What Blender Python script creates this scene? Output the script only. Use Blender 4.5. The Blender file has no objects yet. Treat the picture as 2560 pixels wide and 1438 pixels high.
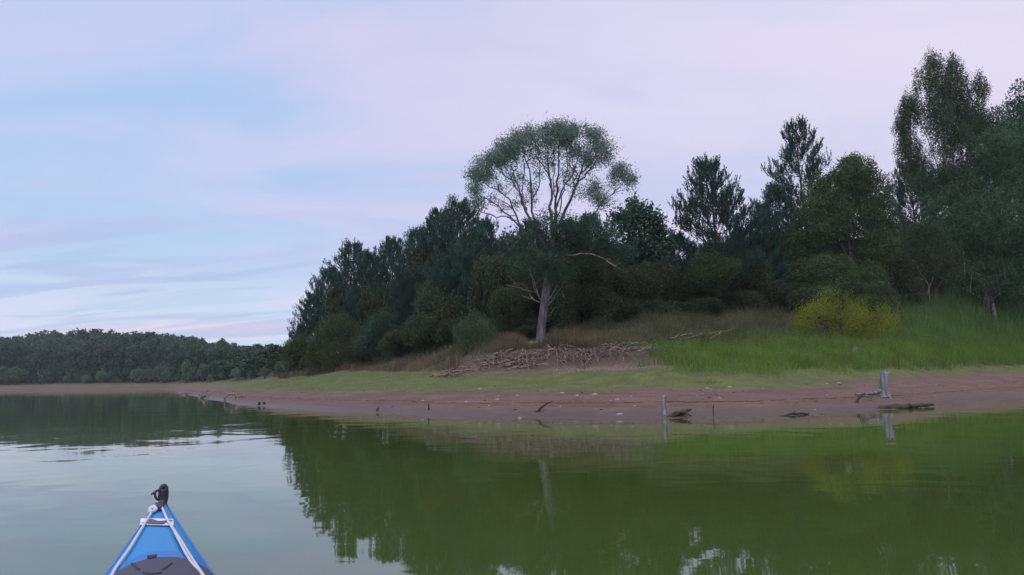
import bpy, math, random
import numpy as np
from mathutils import Vector, Matrix, Euler

S = bpy.context.scene
COL = S.collection
R = math.radians

# ------------------------------------------------------------------ camera
CAMH = 1.0
F = 1668.0                      # focal length in pixels of the 2560 px wide photograph
PITCH = math.atan((951.0 - 719.0) / F)
ROLL = -math.atan(0.0145)       # horizon climbs a little towards the right
cam_d = bpy.data.cameras.new('camera')
cam = bpy.data.objects.new('camera', cam_d)
COL.objects.link(cam)
cam_d.sensor_width = 36.0
cam_d.lens = 36.0 * F / 2560.0
cam_d.clip_start = 0.05
cam_d.clip_end = 9000.0
CM = Euler((math.pi / 2 + PITCH, 0, 0)).to_matrix() @ Euler((0, 0, ROLL)).to_matrix()
cam.matrix_world = Matrix.Translation((0, 0, CAMH)) @ CM.to_4x4()
S.camera = cam
S.render.resolution_x, S.render.resolution_y = 1024, 575

# ------------------------------------------------------------------ world, sun, exposure
SUN_AZ, SUN_EL = R(-140), R(38)   # azimuth from +Y towards +X: veiled sun high behind the paddler's left shoulder
world = bpy.data.worlds.new('World')
S.world = world
world.use_nodes = True
wn, wl = world.node_tree.nodes, world.node_tree.links
wn.clear()


def wnode(t, **kw):
    n = wn.new(t)
    for k, v in kw.items():
        setattr(n, k, v)
    return n


def wmath(op, a, b=None, c=None, clamp=False):
    n = wnode('ShaderNodeMath', operation=op, use_clamp=clamp)
    for i, v in enumerate((a, b, c)):
        if v is None:
            continue
        if isinstance(v, (int, float)):
            n.inputs[i].default_value = v
        else:
            wl.new(v, n.inputs[i])
    return n.outputs[0]


def wmix(f, a, b):
    n = wnode('ShaderNodeMix', data_type='RGBA')
    for idx, v in ((0, f), (6, a), (7, b)):
        if isinstance(v, (int, float)):
            n.inputs[idx].default_value = v
        elif isinstance(v, tuple):
            n.inputs[idx].default_value = (*v, 1)
        else:
            wl.new(v, n.inputs[idx])
    return n.outputs[2]


def wsmooth(v, lo, hi, a=0.0, b=1.0):
    n = wnode('ShaderNodeMapRange', interpolation_type='SMOOTHSTEP')
    wl.new(v, n.inputs[0])
    for i, x in enumerate((lo, hi, a, b)):
        n.inputs[i + 1].default_value = x
    return n.outputs[0]


tc = wnode('ShaderNodeTexCoord')
sx = wnode('ShaderNodeSeparateXYZ')
wl.new(tc.outputs['Generated'], sx.inputs[0])
dx, dy, dz = sx.outputs
zz = wmath('ADD', wmath('MAXIMUM', dz, 0.0), 0.16)
cx_ = wmath('DIVIDE', dx, zz)
cy_ = wmath('DIVIDE', dy, zz)
cv = wnode('ShaderNodeCombineXYZ')
wl.new(cx_, cv.inputs[0])
wl.new(cy_, cv.inputs[1])


def cloud(scale, rot, sxy, detail, loc, dist=0.4, rough=0.5):
    m = wnode('ShaderNodeMapping')
    wl.new(cv.outputs[0], m.inputs['Vector'])
    m.inputs['Rotation'].default_value = (0, 0, rot)
    m.inputs['Scale'].default_value = (*sxy, 1)
    m.inputs['Location'].default_value = loc
    n = wnode('ShaderNodeTexNoise')
    n.inputs['Scale'].default_value = scale
    n.inputs['Detail'].default_value = detail
    n.inputs['Roughness'].default_value = rough
    n.inputs['Distortion'].default_value = dist
    wl.new(m.outputs[0], n.inputs['Vector'])
    return n.outputs['Fac']


c1 = cloud(0.75, R(35), (1.0, 0.55), 4.0, (3.1, 1.7, 0), 0.5)
c2 = cloud(1.4, R(8), (0.45, 1.6), 5.0, (0.3, 5.2, 0), 0.3, 0.55)
c3 = cloud(1.5, R(-42), (0.55, 1.15), 5.0, (7.4, 2.9, 0), 0.9, 0.5)
c4 = cloud(2.6, R(7), (0.32, 1.4), 4.0, (1.2, 9.4, 0), 0.7, 0.5)
az = wmath('ARCTAN2', dx, dy)
east = wsmooth(az, -0.62, 0.25)              # 0 on the left of the view, 1 on the right
veil = wmath('ADD', wmath('MULTIPLY', c1, 1.5), wmath('MULTIPLY', c2, 0.75))
veil = wmath('ADD', veil, wmath('MULTIPLY', wmath('SUBTRACT', c3, 0.5), 1.0))
veil = wmath('ADD', veil, wmath('MULTIPLY', east, 0.40))
veil = wmath('SUBTRACT', veil, 0.13)
veil = wsmooth(veil, 0.78, 1.44)
el = wsmooth(dz, 0.0, 0.55)
blue = wmix(el, (5.2, 6.9, 9.2), (4.5, 6.3, 9.5))
lav_hi = wmix(wsmooth(az, -0.5, 0.75), (6.6, 6.7, 9.2), (8.3, 7.8, 9.5))
lav_lo = wmix(wsmooth(az, -0.6, 0.5), (5.4, 6.3, 9.2), (6.9, 6.3, 8.6))
lav = wmix(wsmooth(dz, 0.1, 0.42), lav_lo, lav_hi)
skyc = wmix(veil, blue, lav)
# thin grey-blue bands in the veil
band = wsmooth(c2, 0.50, 0.68)
skyc = wmix(wmath('MULTIPLY', band, 0.35), skyc, (5.2, 5.7, 8.6))
# soft brighter and greyer mottling
mott = wsmooth(c3, 0.42, 0.62)
skyc = wmix(wmath('MULTIPLY', mott, 0.35), skyc, wmix(wsmooth(az, -0.6, 0.6), (7.5, 7.1, 9.8), (9.0, 8.0, 9.9)))
low = wmath('MULTIPLY', wsmooth(c4, 0.46, 0.62), wsmooth(dz, 0.40, 0.12))
skyc = wmix(wmath('MULTIPLY', low, 0.38), skyc, (4.9, 5.4, 8.4))
pale = wmath('MULTIPLY', wsmooth(c4, 0.58, 0.42), wsmooth(dz, 0.22, 0.05))
skyc = wmix(wmath('MULTIPLY', pale, 0.75), skyc, (7.8, 8.4, 9.9))
# peach streak low over the far shore
peach = wmath('MULTIPLY', wsmooth(c2, 0.42, 0.60), wsmooth(dz, 0.13, 0.03))
skyc = wmix(wmath('MULTIPLY', peach, 0.6), skyc, (9.2, 7.6, 8.6))
# extra brightness added to the unseen sky overhead and behind the camera as fill
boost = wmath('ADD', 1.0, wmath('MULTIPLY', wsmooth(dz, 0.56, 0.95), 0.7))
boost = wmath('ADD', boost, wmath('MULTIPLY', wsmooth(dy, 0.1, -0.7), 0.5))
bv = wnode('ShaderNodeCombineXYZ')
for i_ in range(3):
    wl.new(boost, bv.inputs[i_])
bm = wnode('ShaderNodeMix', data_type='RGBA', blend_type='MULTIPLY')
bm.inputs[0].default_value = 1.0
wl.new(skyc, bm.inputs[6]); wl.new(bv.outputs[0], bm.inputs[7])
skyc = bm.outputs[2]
sky = wnode('ShaderNodeTexSky', sky_type='NISHITA')
sky.sun_disc = False
sky.sun_elevation = SUN_EL
sky.sun_rotation = SUN_AZ
sky.air_density = 1.0
sky.dust_density = 1.5
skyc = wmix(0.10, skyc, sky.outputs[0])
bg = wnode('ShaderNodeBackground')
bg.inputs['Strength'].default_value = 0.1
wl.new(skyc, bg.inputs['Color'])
wo = wnode('ShaderNodeOutputWorld')
wl.new(bg.outputs[0], wo.inputs['Surface'])

sun_d = bpy.data.lights.new('sun', 'SUN')
sun_d.energy = 0.9
sun_d.angle = R(40)
sun_d.color = (1.0, 0.90, 0.84)
sun = bpy.data.objects.new('sun', sun_d)
COL.objects.link(sun)
sdir = Vector((math.sin(SUN_AZ) * math.cos(SUN_EL), math.cos(SUN_AZ) * math.cos(SUN_EL), math.sin(SUN_EL)))
sun.rotation_euler = sdir.to_track_quat('Z', 'Y').to_euler()

S.view_settings.view_transform = 'Standard'
S.view_settings.look = 'None'
S.view_settings.exposure = 0.0
S.view_settings.gamma = 1.0
S.cycles.use_denoising = True
S.cycles.max_bounces = 6
S.cycles.diffuse_bounces = 3
S.cycles.glossy_bounces = 3
S.cycles.volume_bounces = 1
S.cycles.transparent_max_bounces = 8

# ------------------------------------------------------------------ geometry helpers
CMN = np.array(CM)


def ray(px, py):
    v = np.array([(px - 1280.0) / F, (719.0 - py) / F, -1.0])
    return CMN @ v


def at(px, py, Y):
    """world point seen at photo pixel (px, py) at depth Y in front of the camera"""
    d = ray(px, py)
    return np.array([0, 0, CAMH]) + d * (Y / d[1])


def onz(px, py, z):
    d = ray(px, py)
    return np.array([0, 0, CAMH]) + d * ((z - CAMH) / d[2])


def vnoise(x, y, seed=0):
    """smooth 2-D value noise, numpy, about -1..1"""
    x = np.asarray(x, float); y = np.asarray(y, float)
    xi = np.floor(x).astype(np.int64); yi = np.floor(y).astype(np.int64)
    xf = x - xi; yf = y - yi

    def h(a, b):
        n = (a * 374761393 + b * 668265263 + seed * 1442695041) & 0xffffffff
        n = ((n ^ (n >> 13)) * 1274126177) & 0xffffffff
        return ((n ^ (n >> 16)) & 0xffff) / 32767.5 - 1.0
    u = xf * xf * (3 - 2 * xf); v = yf * yf * (3 - 2 * yf)
    return ((h(xi, yi) * (1 - u) + h(xi + 1, yi) * u) * (1 - v)
            + (h(xi, yi + 1) * (1 - u) + h(xi + 1, yi + 1) * u) * v)


class MB:
    """collects triangles and quads, builds one mesh object"""

    def __init__(self):
        self.v, self.q, self.t, self.qm, self.tm, self.n = [], [], [], [], [], 0

    def add(self, verts, quads=None, tris=None, m=0):
        verts = np.asarray(verts, float).reshape(-1, 3)
        if quads is not None and len(quads):
            q = np.asarray(quads, np.int64) + self.n
            self.q.append(q); self.qm.append(np.full(len(q), m, np.int32))
        if tris is not None and len(tris):
            t = np.asarray(tris, np.int64) + self.n
            self.t.append(t); self.tm.append(np.full(len(t), m, np.int32))
        self.v.append(verts)
        self.n += len(verts)

    def tube(self, pts, rad, sides=6, m=0, cap=True):
        pts = np.asarray(pts, float)
        n = len(pts)
        rad = np.broadcast_to(np.asarray(rad, float), (n,)) if np.ndim(rad) == 0 or len(rad) == n else np.interp(np.linspace(0, 1, n), np.linspace(0, 1, len(rad)), rad)
        tan = np.gradient(pts, axis=0)
        tan /= np.linalg.norm(tan, axis=1)[:, None] + 1e-9
        ref = np.array([0, 0, 1.0]) if abs(tan[0][2]) < 0.9 else np.array([1.0, 0, 0])
        u = np.cross(tan[0], ref); u /= np.linalg.norm(u)
        V = []
        a = np.linspace(0, 2 * np.pi, sides, endpoint=False)
        for i in range(n):
            u = u - tan[i] * np.dot(u, tan[i]); u /= np.linalg.norm(u) + 1e-9
            w = np.cross(tan[i], u)
            V.append(pts[i] + rad[i] * (np.cos(a)[:, None] * u + np.sin(a)[:, None] * w))
        V = np.concatenate(V)
        k = np.arange(sides); k2 = (k + 1) % sides
        Q = np.concatenate([np.stack([i * sides + k, i * sides + k2, (i + 1) * sides + k2, (i + 1) * sides + k], 1) for i in range(n - 1)])
        T = []
        if cap:
            V = np.concatenate([V, pts[:1], pts[-1:]])
            c0, c1 = n * sides, n * sides + 1
            T = np.concatenate([np.stack([np.full(sides, c0), k2, k], 1),
                                np.stack([np.full(sides, c1), (n - 1) * sides + k, (n - 1) * sides + k2], 1)])
        self.add(V, Q, T, m)

    def leaves(self, c, d, up, L, W, m=0):
        """diamond leaves: centres c, long axes d, side hints up"""
        c = np.asarray(c, float)
        n = len(c)
        if n == 0:
            return
        d = d / (np.linalg.norm(d, axis=1)[:, None] + 1e-9)
        s = np.cross(d, up); s /= np.linalg.norm(s, axis=1)[:, None] + 1e-9
        L = np.broadcast_to(L, (n,))[:, None]; W = np.broadcast_to(W, (n,))[:, None]
        V = np.stack([c - d * L * .5, c + s * W * .5 - d * L * .05, c + d * L * .5, c - s * W * .5 - d * L * .05], 1).reshape(-1, 3)
        self.add(V, np.arange(4 * n).reshape(-1, 4), None, m)

    def blades(self, base, tip, W, bend=None, m=0):
        """grass blades: a quad and a tip triangle each"""
        n = len(base)
        d = tip - base
        side = np.stack([-d[:, 1], d[:, 0], np.zeros(n)], 1)
        rs = np.random.RandomState(n % 9999)
        rnd = rs.normal(size=(n, 3)); rnd[:, 2] = 0
        side = side + rnd * 0.3
        side /= np.linalg.norm(side, axis=1)[:, None] + 1e-9
        W = np.broadcast_to(W, (n,))[:, None]
        mid = base + d * 0.55
        if bend is not None:
            mid = mid + bend
        V = np.stack([base - side * W * .5, base + side * W * .5, mid + side * W * .4, mid - side * W * .4, tip], 1).reshape(-1, 3)
        o = np.arange(n)[:, None] * 5
        self.add(V, o + np.array([0, 1, 2, 3]), o + np.array([3, 2, 4]), m)

    def mesh(self, name, mats, smooth=True):
        me = bpy.data.meshes.new(name)
        V = np.concatenate(self.v) if self.v else np.zeros((0, 3))
        Q = np.concatenate(self.q) if self.q else np.zeros((0, 4), np.int64)
        T = np.concatenate(self.t) if self.t else np.zeros((0, 3), np.int64)
        me.vertices.add(len(V))
        me.vertices.foreach_set('co', V.astype(np.float32).ravel())
        loops = np.concatenate([Q.ravel(), T.ravel()])
        me.loops.add(len(loops))
        me.loops.foreach_set('vertex_index', loops.astype(np.int32))
        npoly = len(Q) + len(T)
        me.polygons.add(npoly)
        starts = np.concatenate([np.arange(len(Q)) * 4, len(Q) * 4 + np.arange(len(T)) * 3])
        me.polygons.foreach_set('loop_start', starts.astype(np.int32))
        mi = np.concatenate((self.qm + self.tm) or [np.zeros(0, np.int32)])
        for mt in (mats if isinstance(mats, (list, tuple)) else [mats]):
            me.materials.append(mt)
        me.polygons.foreach_set('material_index', mi.astype(np.int32))
        me.polygons.foreach_set('use_smooth', np.full(npoly, smooth))
        me.update(calc_edges=True)
        return me

    def build(self, name, mats, parent=None, loc=None, smooth=True):
        o = bpy.data.objects.new(name, self.mesh(name, mats, smooth))
        COL.objects.link(o)
        if parent is not None:
            o.parent = parent
        if loc is not None:
            o.location = loc
        return o


def tag(o, label, cat, group=None, kind=None):
    o['label'] = label
    o['category'] = cat
    if group:
        o['group'] = group
    if kind:
        o['kind'] = kind
    return o


def empty(name, loc, rz=0.0):
    o = bpy.data.objects.new(name, None)
    o.empty_display_size = 0.3
    COL.objects.link(o)
    o.location = [float(x) for x in loc]
    o.rotation_euler = (0, 0, rz)
    return o


def copy_thing(o):
    c = o.copy()
    COL.objects.link(c)
    for ch in o.children:
        d = ch.copy()
        COL.objects.link(d)
        d.parent = c
    return c


# ------------------------------------------------------------------ materials
class NT:
    def __init__(self, name):
        self.m = bpy.data.materials.new(name)
        self.m.use_nodes = True
        self.n, self.l = self.m.node_tree.nodes, self.m.node_tree.links
        self.b = self.n['Principled BSDF']
        self.out = self.n['Material Output']

    def node(self, t, **kw):
        n = self.n.new(t)
        for k, v in kw.items():
            setattr(n, k, v)
        return n

    def set(self, node, idx, v):
        if isinstance(v, (int, float)):
            node.inputs[idx].default_value = v
        elif isinstance(v, tuple):
            node.inputs[idx].default_value = (*v, 1) if len(v) == 3 and node.inputs[idx].type == 'RGBA' else v
        elif v is not None:
            self.l.new(v, node.inputs[idx])

    def math(self, op, a, b=None, clamp=False):
        n = self.node('ShaderNodeMath', operation=op, use_clamp=clamp)
        self.set(n, 0, a); self.set(n, 1, b)
        return n.outputs[0]

    def mix(self, f, a, b):
        n = self.node('ShaderNodeMix', data_type='RGBA')
        self.set(n, 0, f); self.set(n, 6, a); self.set(n, 7, b)
        return n.outputs[2]

    def smooth(self, v, lo, hi, a=0.0, b=1.0):
        n = self.node('ShaderNodeMapRange', interpolation_type='SMOOTHSTEP')
        self.set(n, 0, v)
        for i, x in enumerate((lo, hi, a, b)):
            n.inputs[i + 1].default_value = x
        return n.outputs[0]

    def noise(self, scale, detail=4.0, vec=None, rough=0.55, dist=0.0, mscale=None, coord='Object', rot=None):
        if vec is None:
            vec = self.node('ShaderNodeTexCoord').outputs[coord]
        if mscale is not None:
            mp = self.node('ShaderNodeMapping')
            self.l.new(vec, mp.inputs[0])
            mp.inputs['Scale'].default_value = mscale
            if rot:
                mp.inputs['Rotation'].default_value = rot
            vec = mp.outputs[0]
        n = self.node('ShaderNodeTexNoise')
        n.inputs['Scale'].default_value = scale
        n.inputs['Detail'].default_value = detail
        n.inputs['Roughness'].default_value = rough
        n.inputs['Distortion'].default_value = dist
        self.l.new(vec, n.inputs['Vector'])
        return n.outputs['Fac']

    def bump(self, h, strength, dist):
        n = self.node('ShaderNodeBump')
        n.inputs['Strength'].default_value = strength
        n.inputs['Distance'].default_value = dist
        self.l.new(h, n.inputs['Height'])
        self.l.new(n.outputs[0], self.b.inputs['Normal'])
        return n

    def fin(self, color, rough=0.8, spec=None, ior=None):
        self.set(self.b, 'Base Color', color)
        self.set(self.b, 'Roughness', rough)
        if spec is not None:
            self.b.inputs['Specular IOR Level'].default_value = spec
        if ior is not None:
            self.b.inputs['IOR'].default_value = ior
        return self.m


def foliage(name, dark, light, trans=0.25, clump=0.6, extra=None):
    k = NT(name)
    geo = k.node('ShaderNodeNewGeometry')
    n = k.noise(clump, 2.0)
    f = k.math('ADD', k.math('MULTIPLY', geo.outputs['Random Per Island'], 0.55), k.math('MULTIPLY', k.smooth(n, 0.35, 0.65), 0.45))
    oi = k.node('ShaderNodeObjectInfo')
    c = k.mix(f, dark, light)
    if extra is not None:
        c = k.mix(k.smooth(geo.outputs['Random Per Island'], 0.90, 0.95), c, extra)
    hv = k.node('ShaderNodeHueSaturation')
    k.l.new(c, hv.inputs['Color'])
    k.l.new(k.math('ADD', 0.8, k.math('MULTIPLY', oi.outputs['Random'], 0.4)), hv.inputs['Value'])
    c = hv.outputs[0]
    k.fin(c, 0.7, 0.25)
    tr = k.node('ShaderNodeBsdfTranslucent')
    k.l.new(c, tr.inputs['Color'])
    mx = k.node('ShaderNodeMixShader')
    mx.inputs[0].default_value = trans
    k.l.new(k.b.outputs[0], mx.inputs[1]); k.l.new(tr.outputs[0], mx.inputs[2])
    k.l.new(mx.outputs[0], k.out.inputs['Surface'])
    return k.m


def wood(name, a, b, scale=6.0, stretch=(1, 1, 0.25), rough=0.85, bump=0.02):
    k = NT(name)
    n = k.noise(scale, 5.0, mscale=stretch)
    k.bump(n, 0.6, bump)
    return k.fin(k.mix(k.smooth(n, 0.3, 0.7), a, b), rough, 0.2)


M = {}
M['pine_leaf'] = foliage('pine_needles', (.018, .050, .038), (.046, .112, .074), 0.15)
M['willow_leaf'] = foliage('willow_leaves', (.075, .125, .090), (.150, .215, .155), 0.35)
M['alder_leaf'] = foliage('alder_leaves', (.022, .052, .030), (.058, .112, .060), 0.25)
M['olive_leaf'] = foliage('olive_leaves', (.030, .054, .015), (.082, .120, .038), 0.25)
M['birch_leaf'] = foliage('birch_leaves', (.036, .066, .028), (.088, .135, .055), 0.3)
M['poplar_leaf'] = foliage('poplar_leaves', (.030, .070, .030), (.078, .138, .062), 0.25)
M['dark_leaf'] = foliage('undergrowth_leaves', (.024, .046, .016), (.075, .105, .036), 0.2, extra=(.075, .055, .035))
M['fresh_leaf'] = foliage('fresh_green_leaves', (.045, .085, .035), (.120, .185, .080), 0.25)
M['yellow_leaf'] = foliage('yellow_green_leaves', (.150, .205, .016), (.370, .385, .036), 0.4)
M['far_leaf'] = foliage('far_wood_leaves', (.034, .070, .040), (.090, .135, .075), 0.2, 0.25)
M['far_bush_leaf'] = foliage('far_bush_leaves', (.095, .150, .080), (.20, .27, .155), 0.3, 0.25)
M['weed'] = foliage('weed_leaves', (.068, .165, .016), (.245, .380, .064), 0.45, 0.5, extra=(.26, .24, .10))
M['turf'] = foliage('short_turf', (.060, .110, .016), (.120, .175, .035), 0.2, 0.3)
M['dry'] = foliage('dry_grass', (.085, .070, .035), (.215, .165, .100), 0.25, 0.3, extra=(.30, .24, .17))
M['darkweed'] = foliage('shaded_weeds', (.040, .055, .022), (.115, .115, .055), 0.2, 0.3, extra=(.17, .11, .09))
M['reed'] = foliage('reed_leaves', (.065, .160, .035), (.170, .310, .075), 0.4, 0.35, extra=(.28, .26, .14))
M['bark'] = wood('dark_bark', (.030, .024, .020), (.085, .070, .060))
M['pine_bark'] = wood('pine_bark', (.050, .030, .022), (.130, .080, .058))
M['willow_bark'] = wood('willow_bark', (.050, .045, .050), (.145, .132, .142), 5.0, (1, 1, .22), 0.85, 0.05)
M['dead_bark'] = wood('bleached_dead_wood', (.17, .15, .145), (.36, .33, .32))
M['birch_bark'] = wood('birch_bark', (.10, .09, .09), (.42, .40, .40), 3.0, (.6, .6, 1.5))
M['root'] = wood('washed_root', (.085, .054, .040), (.300, .215, .160), 4.0, (1, 1, 1))
M['drift'] = wood('grey_driftwood', (.085, .066, .055), (.255, .215, .190), 5.0, (1, 1, 1))
M['stump'] = wood('weathered_stump', (.085, .080, .085), (.27, .26, .275), 9.0, (1, 1, .12), 0.8, 0.02)
M['wet_wood'] = wood('wet_black_wood', (.015, .012, .010), (.060, .045, .032), 6.0, (1, 1, 1), 0.45)
M['moss_wood'] = wood('mossy_wet_wood', (.018, .016, .010), (.070, .065, .020), 6.0, (1, 1, 1), 0.6)
k = NT('pale_stone')
M['stone'] = k.fin(k.mix(k.noise(9.0), (.19, .16, .145), (.38, .34, .32)), 0.8)
k = NT('dark_stone')
M['dstone'] = k.fin(k.mix(k.noise(9.0), (.020, .018, .016), (.07, .055, .045)), 0.7)

# ------------------------------------------------------------------ terrain
# photo column: (water Y), then (Y, z) for mud edge, bank foot, bench, wood floor, hill
TC = [
    (-2200, 260, (275, 1.9), (280, 2.1), (290, 2.4), (310, 3.0), (420, 8)),
    (-600, 255, (270, 1.6), (274, 1.8), (282, 2.1), (298, 3.0), (400, 9)),
    (0, 235, (250, 1.6), (254, 1.8), (260, 2.1), (276, 3.0), (380, 9)),
    (300, 212, (226, 1.5), (230, 1.7), (236, 2.0), (250, 3.0), (360, 8.5)),
    (428, 190, (204, 1.3), (208, 1.5), (214, 1.8), (228, 2.8), (340, 8)),
    (452, 78, (175, 1.2), (182, 1.4), (192, 1.7), (210, 2.7), (330, 8)),
    (520, 46, (130, .95), (150, 1.25), (162, 1.6), (185, 2.6), (310, 7.5)),
    (600, 33, (52, .70), (110, 1.2), (130, 1.7), (155, 2.6), (280, 7)),
    (700, 28.5, (38, .67), (62, 1.40), (70, 1.8), (82, 2.5), (170, 6)),
    (850, 24, (32, .64), (53, 1.86), (57, 2.2), (65, 2.9), (110, 6)),
    (1060, 20.2, (28, .67), (38, 1.45), (43, 2.3), (52, 3.2), (100, 6.5)),
    (1200, 18.6, (26, .69), (33, 1.54), (35.6, 2.45), (44, 3.5), (90, 7)),
    (1350, 17.7, (25, .71), (31.8, 1.56), (34.2, 2.62), (40, 3.4), (85, 7)),
    (1500, 17.1, (24, .72), (31.2, 1.66), (33.8, 2.56), (42, 3.9), (85, 7.5)),
    (1640, 17.0, (24, .80), (30, 1.72), (34, 2.62), (43, 4.3), (85, 8)),
    (1900, 17.5, (24, .75), (30, 1.66), (37, 2.9), (46, 5.1), (85, 9)),
    (2215, 19.8, (29, 1.0), (33, 1.6), (41, 2.9), (50, 5.4), (90, 10)),
    (2560, 30, (48, 1.43), (51, 1.9), (57, 3.4), (66, 6.4), (105, 11)),
    (2900, 37, (58, 1.6), (61, 2.0), (68, 3.6), (78, 6.4), (118, 11)),
    (4800, 70, (90, 1.6), (95, 2.0), (105, 3.4), (120, 6.0), (190, 11)),
]
TPX = np.array([c[0] for c in TC], float)
TY = np.array([[c[1]] + [p[0] for p in c[2:]] for c in TC], float)
TZ = np.array([[0.0] + [p[1] for p in c[2:]] for c in TC], float)


def terr(X, Y):
    """ground height, zone coordinate s (0 water line .. 5 hill) and photo column"""
    X = np.asarray(X, float); Y = np.asarray(Y, float)
    Ys = np.maximum(Y, 1.0)
    px = np.clip(1280 + F * X / Ys, TPX[0], TPX[-1])
    ys = np.stack([np.interp(px, TPX, TY[:, i]) for i in range(6)], -1)
    zs = np.stack([np.interp(px, TPX, TZ[:, i]) for i in range(6)], -1)
    # wander of the lines
    wob = 1 + 0.012 * vnoise(px / 90.0, px * 0 + 3.3, 5) + 0.008 * vnoise(px / 31.0, px * 0 + 1.3, 6)
    ys = ys * wob[..., None]
    Yb = ys[..., 0] - 0.18 * ys[..., 0]
    z = np.full(X.shape, -1.2); s = np.full(X.shape, -1.0)
    m = (Y >= Yb) & (Y < ys[..., 0])
    t = (Y - Yb) / (ys[..., 0] - Yb)
    z = np.where(m, -1.2 * (1 - t) ** 1.3, z); s = np.where(m, t - 1, s)
    for i in range(5):
        a, b = ys[..., i], ys[..., i + 1]
        m = (Y >= a) & (Y < b)
        t = (Y - a) / (b - a)
        z = np.where(m, zs[..., i] * (1 - t) + zs[..., i + 1] * t, z)
        s = np.where(m, i + t, s)
    m = Y >= ys[..., 5]
    z = np.where(m, zs[..., 5] + np.minimum((Y - ys[..., 5]) * .02, 8), z); s = np.where(m, 5.0, s)
    # outside the view the land is a plain distant shore ring
    r = np.hypot(X, Y); th = np.degrees(np.arctan2(np.abs(X), Y))
    w = np.clip((th - 62) / 12, 0, 1); w = w * w * (3 - 2 * w)
    zr = np.clip((r - 260) * .06, -1.2, 9)
    z = z * (1 - w) + zr * w
    s = np.where(w > .5, np.clip((r - 260) / 30, -1, 5), s)
    # small relief, fading out under water
    near = np.clip((s - 0.02) * 4, 0, 1)
    rel = .05 * vnoise(X * .45, Y * .45, 1) + .025 * vnoise(X * 1.3, Y * 1.3, 2) + .012 * vnoise(X * 3.7, Y * 3.7, 3)
    up = np.clip(s - 2.6, 0, 1)
    rel = rel * (0.45 + .8 * np.clip(s - 1, 0, 1)) + up * .12 * vnoise(X * .25, Y * .25, 4)
    z = z + rel * near
    # wave-cut steps of old water levels
    st = .30 + .03 * vnoise(X * .5, Y * .1, 9)
    z = z + np.where((s > 0) & (s < 1), .035 * np.tanh((z - st) / .012) * np.clip(1 - np.abs(z - st) / .14, 0, 1), 0)
    return z, s, px


def ground(X, Y):
    z, s, p = terr(np.array([X]), np.array([Y]))
    return float(z[0])


th = np.concatenate([np.arange(-180, -50, 3.0), np.arange(-50, -41, .5), np.arange(-41, 41, .14), np.arange(41, 50, .5), np.arange(50, 180, 3.0)])
rr = np.concatenate([[3, 8, 12], np.arange(14, 34, .09), np.arange(34, 60, .2), np.geomspace(60, 420, 150), [500, 600, 1000, 2000, 4000]])
TH, RR = np.meshgrid(np.radians(th), rr, indexing='ij')
GX, GY = RR * np.sin(TH), RR * np.cos(TH)
GZ, GS, GP = terr(GX, GY)
mb = MB()
ni, nj = TH.shape
ii, jj = np.meshgrid(np.arange(ni), np.arange(nj - 1), indexing='ij')
i2 = (ii + 1) % ni
Q = np.stack([ii * nj + jj, ii * nj + jj + 1, i2 * nj + jj + 1, i2 * nj + jj], -1).reshape(-1, 4)
verts = np.stack([GX, GY, GZ], -1).reshape(-1, 3)
ctr = len(verts)
verts = np.concatenate([verts, [[0, 0, -1.2]]])
ia = np.arange(ni)
mb.add(verts, Q, np.stack([np.full(ni, ctr), ia * nj, ((ia + 1) % ni) * nj], 1))

k = NT('bank_ground')
att = k.node('ShaderNodeAttribute'); att.attribute_name = 'zone'
zone = att.outputs['Fac']
att2 = k.node('ShaderNodeAttribute'); att2.attribute_name = 'column'
colm = att2.outputs['Fac']
tco = k.node('ShaderNodeTexCoord').outputs['Object']
sep = k.node('ShaderNodeSeparateXYZ'); k.l.new(tco, sep.inputs[0])
gz = sep.outputs[2]
nb = k.noise(0.22, 4.0, tco)
nm = k.noise(1.1, 5.0, tco)
nf = k.noise(9.0, 5.0, tco, 0.65)
mud = k.mix(k.smooth(nm, .3, .7), (.108, .060, .040), (.158, .094, .064))
mud = k.mix(k.smooth(nf, .45, .75), mud, (.175, .125, .105))
mud = k.mix(k.smooth(nf, .40, .26), mud, (.070, .045, .037))
# ochre tongues on the mud
mud = k.mix(k.math('MULTIPLY', k.smooth(nb, .52, .66), .55), mud, (.155, .092, .056))
# faint parallel lines left by falling water
sc_ = k.node('ShaderNodeCombineXYZ')
sx_ = k.node('ShaderNodeSeparateXYZ'); k.l.new(tco, sx_.inputs[0])
k.l.new(k.math('MULTIPLY', sx_.outputs[0], .22), sc_.inputs[0]); k.l.new(k.math('MULTIPLY', gz, 26.0), sc_.inputs[1])
ln_ = k.noise(1.0, 5.0, sc_.outputs[0], .6)
mud = k.mix(k.math('MULTIPLY', k.smooth(ln_, .52, .68), .65), mud, (.065, .042, .034))
mud = k.mix(k.math('MULTIPLY', k.smooth(ln_, .44, .32), .5), mud, (.190, .138, .115))
# wet grey-violet mud by the water
wet = k.smooth(k.math('ADD', gz, k.math('MULTIPLY', nm, .10)), .27, .10)
mud = k.mix(k.math('MULTIPLY', wet, .85), mud, (.086, .056, .046))
# strand lines of dark flotsam
str_n = k.noise(0.9, 6.0, tco, 0.7, mscale=(1, .15, 1))
brk = k.smooth(k.noise(2.2, 4.0, tco, .6), .40, .56)
for lev, wdt, amt in ((.30, .010, .95), (.235, .006, .6), (.52, .007, .35)):
    d = k.math('ABSOLUTE', k.math('SUBTRACT', k.math('ADD', gz, k.math('MULTIPLY', k.math('SUBTRACT', str_n, .5), .10)), lev))
    mud = k.mix(k.math('MULTIPLY', k.math('MULTIPLY', k.smooth(d, wdt * 2, wdt * .6), amt), brk), mud, (.030, .020, .015))
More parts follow.
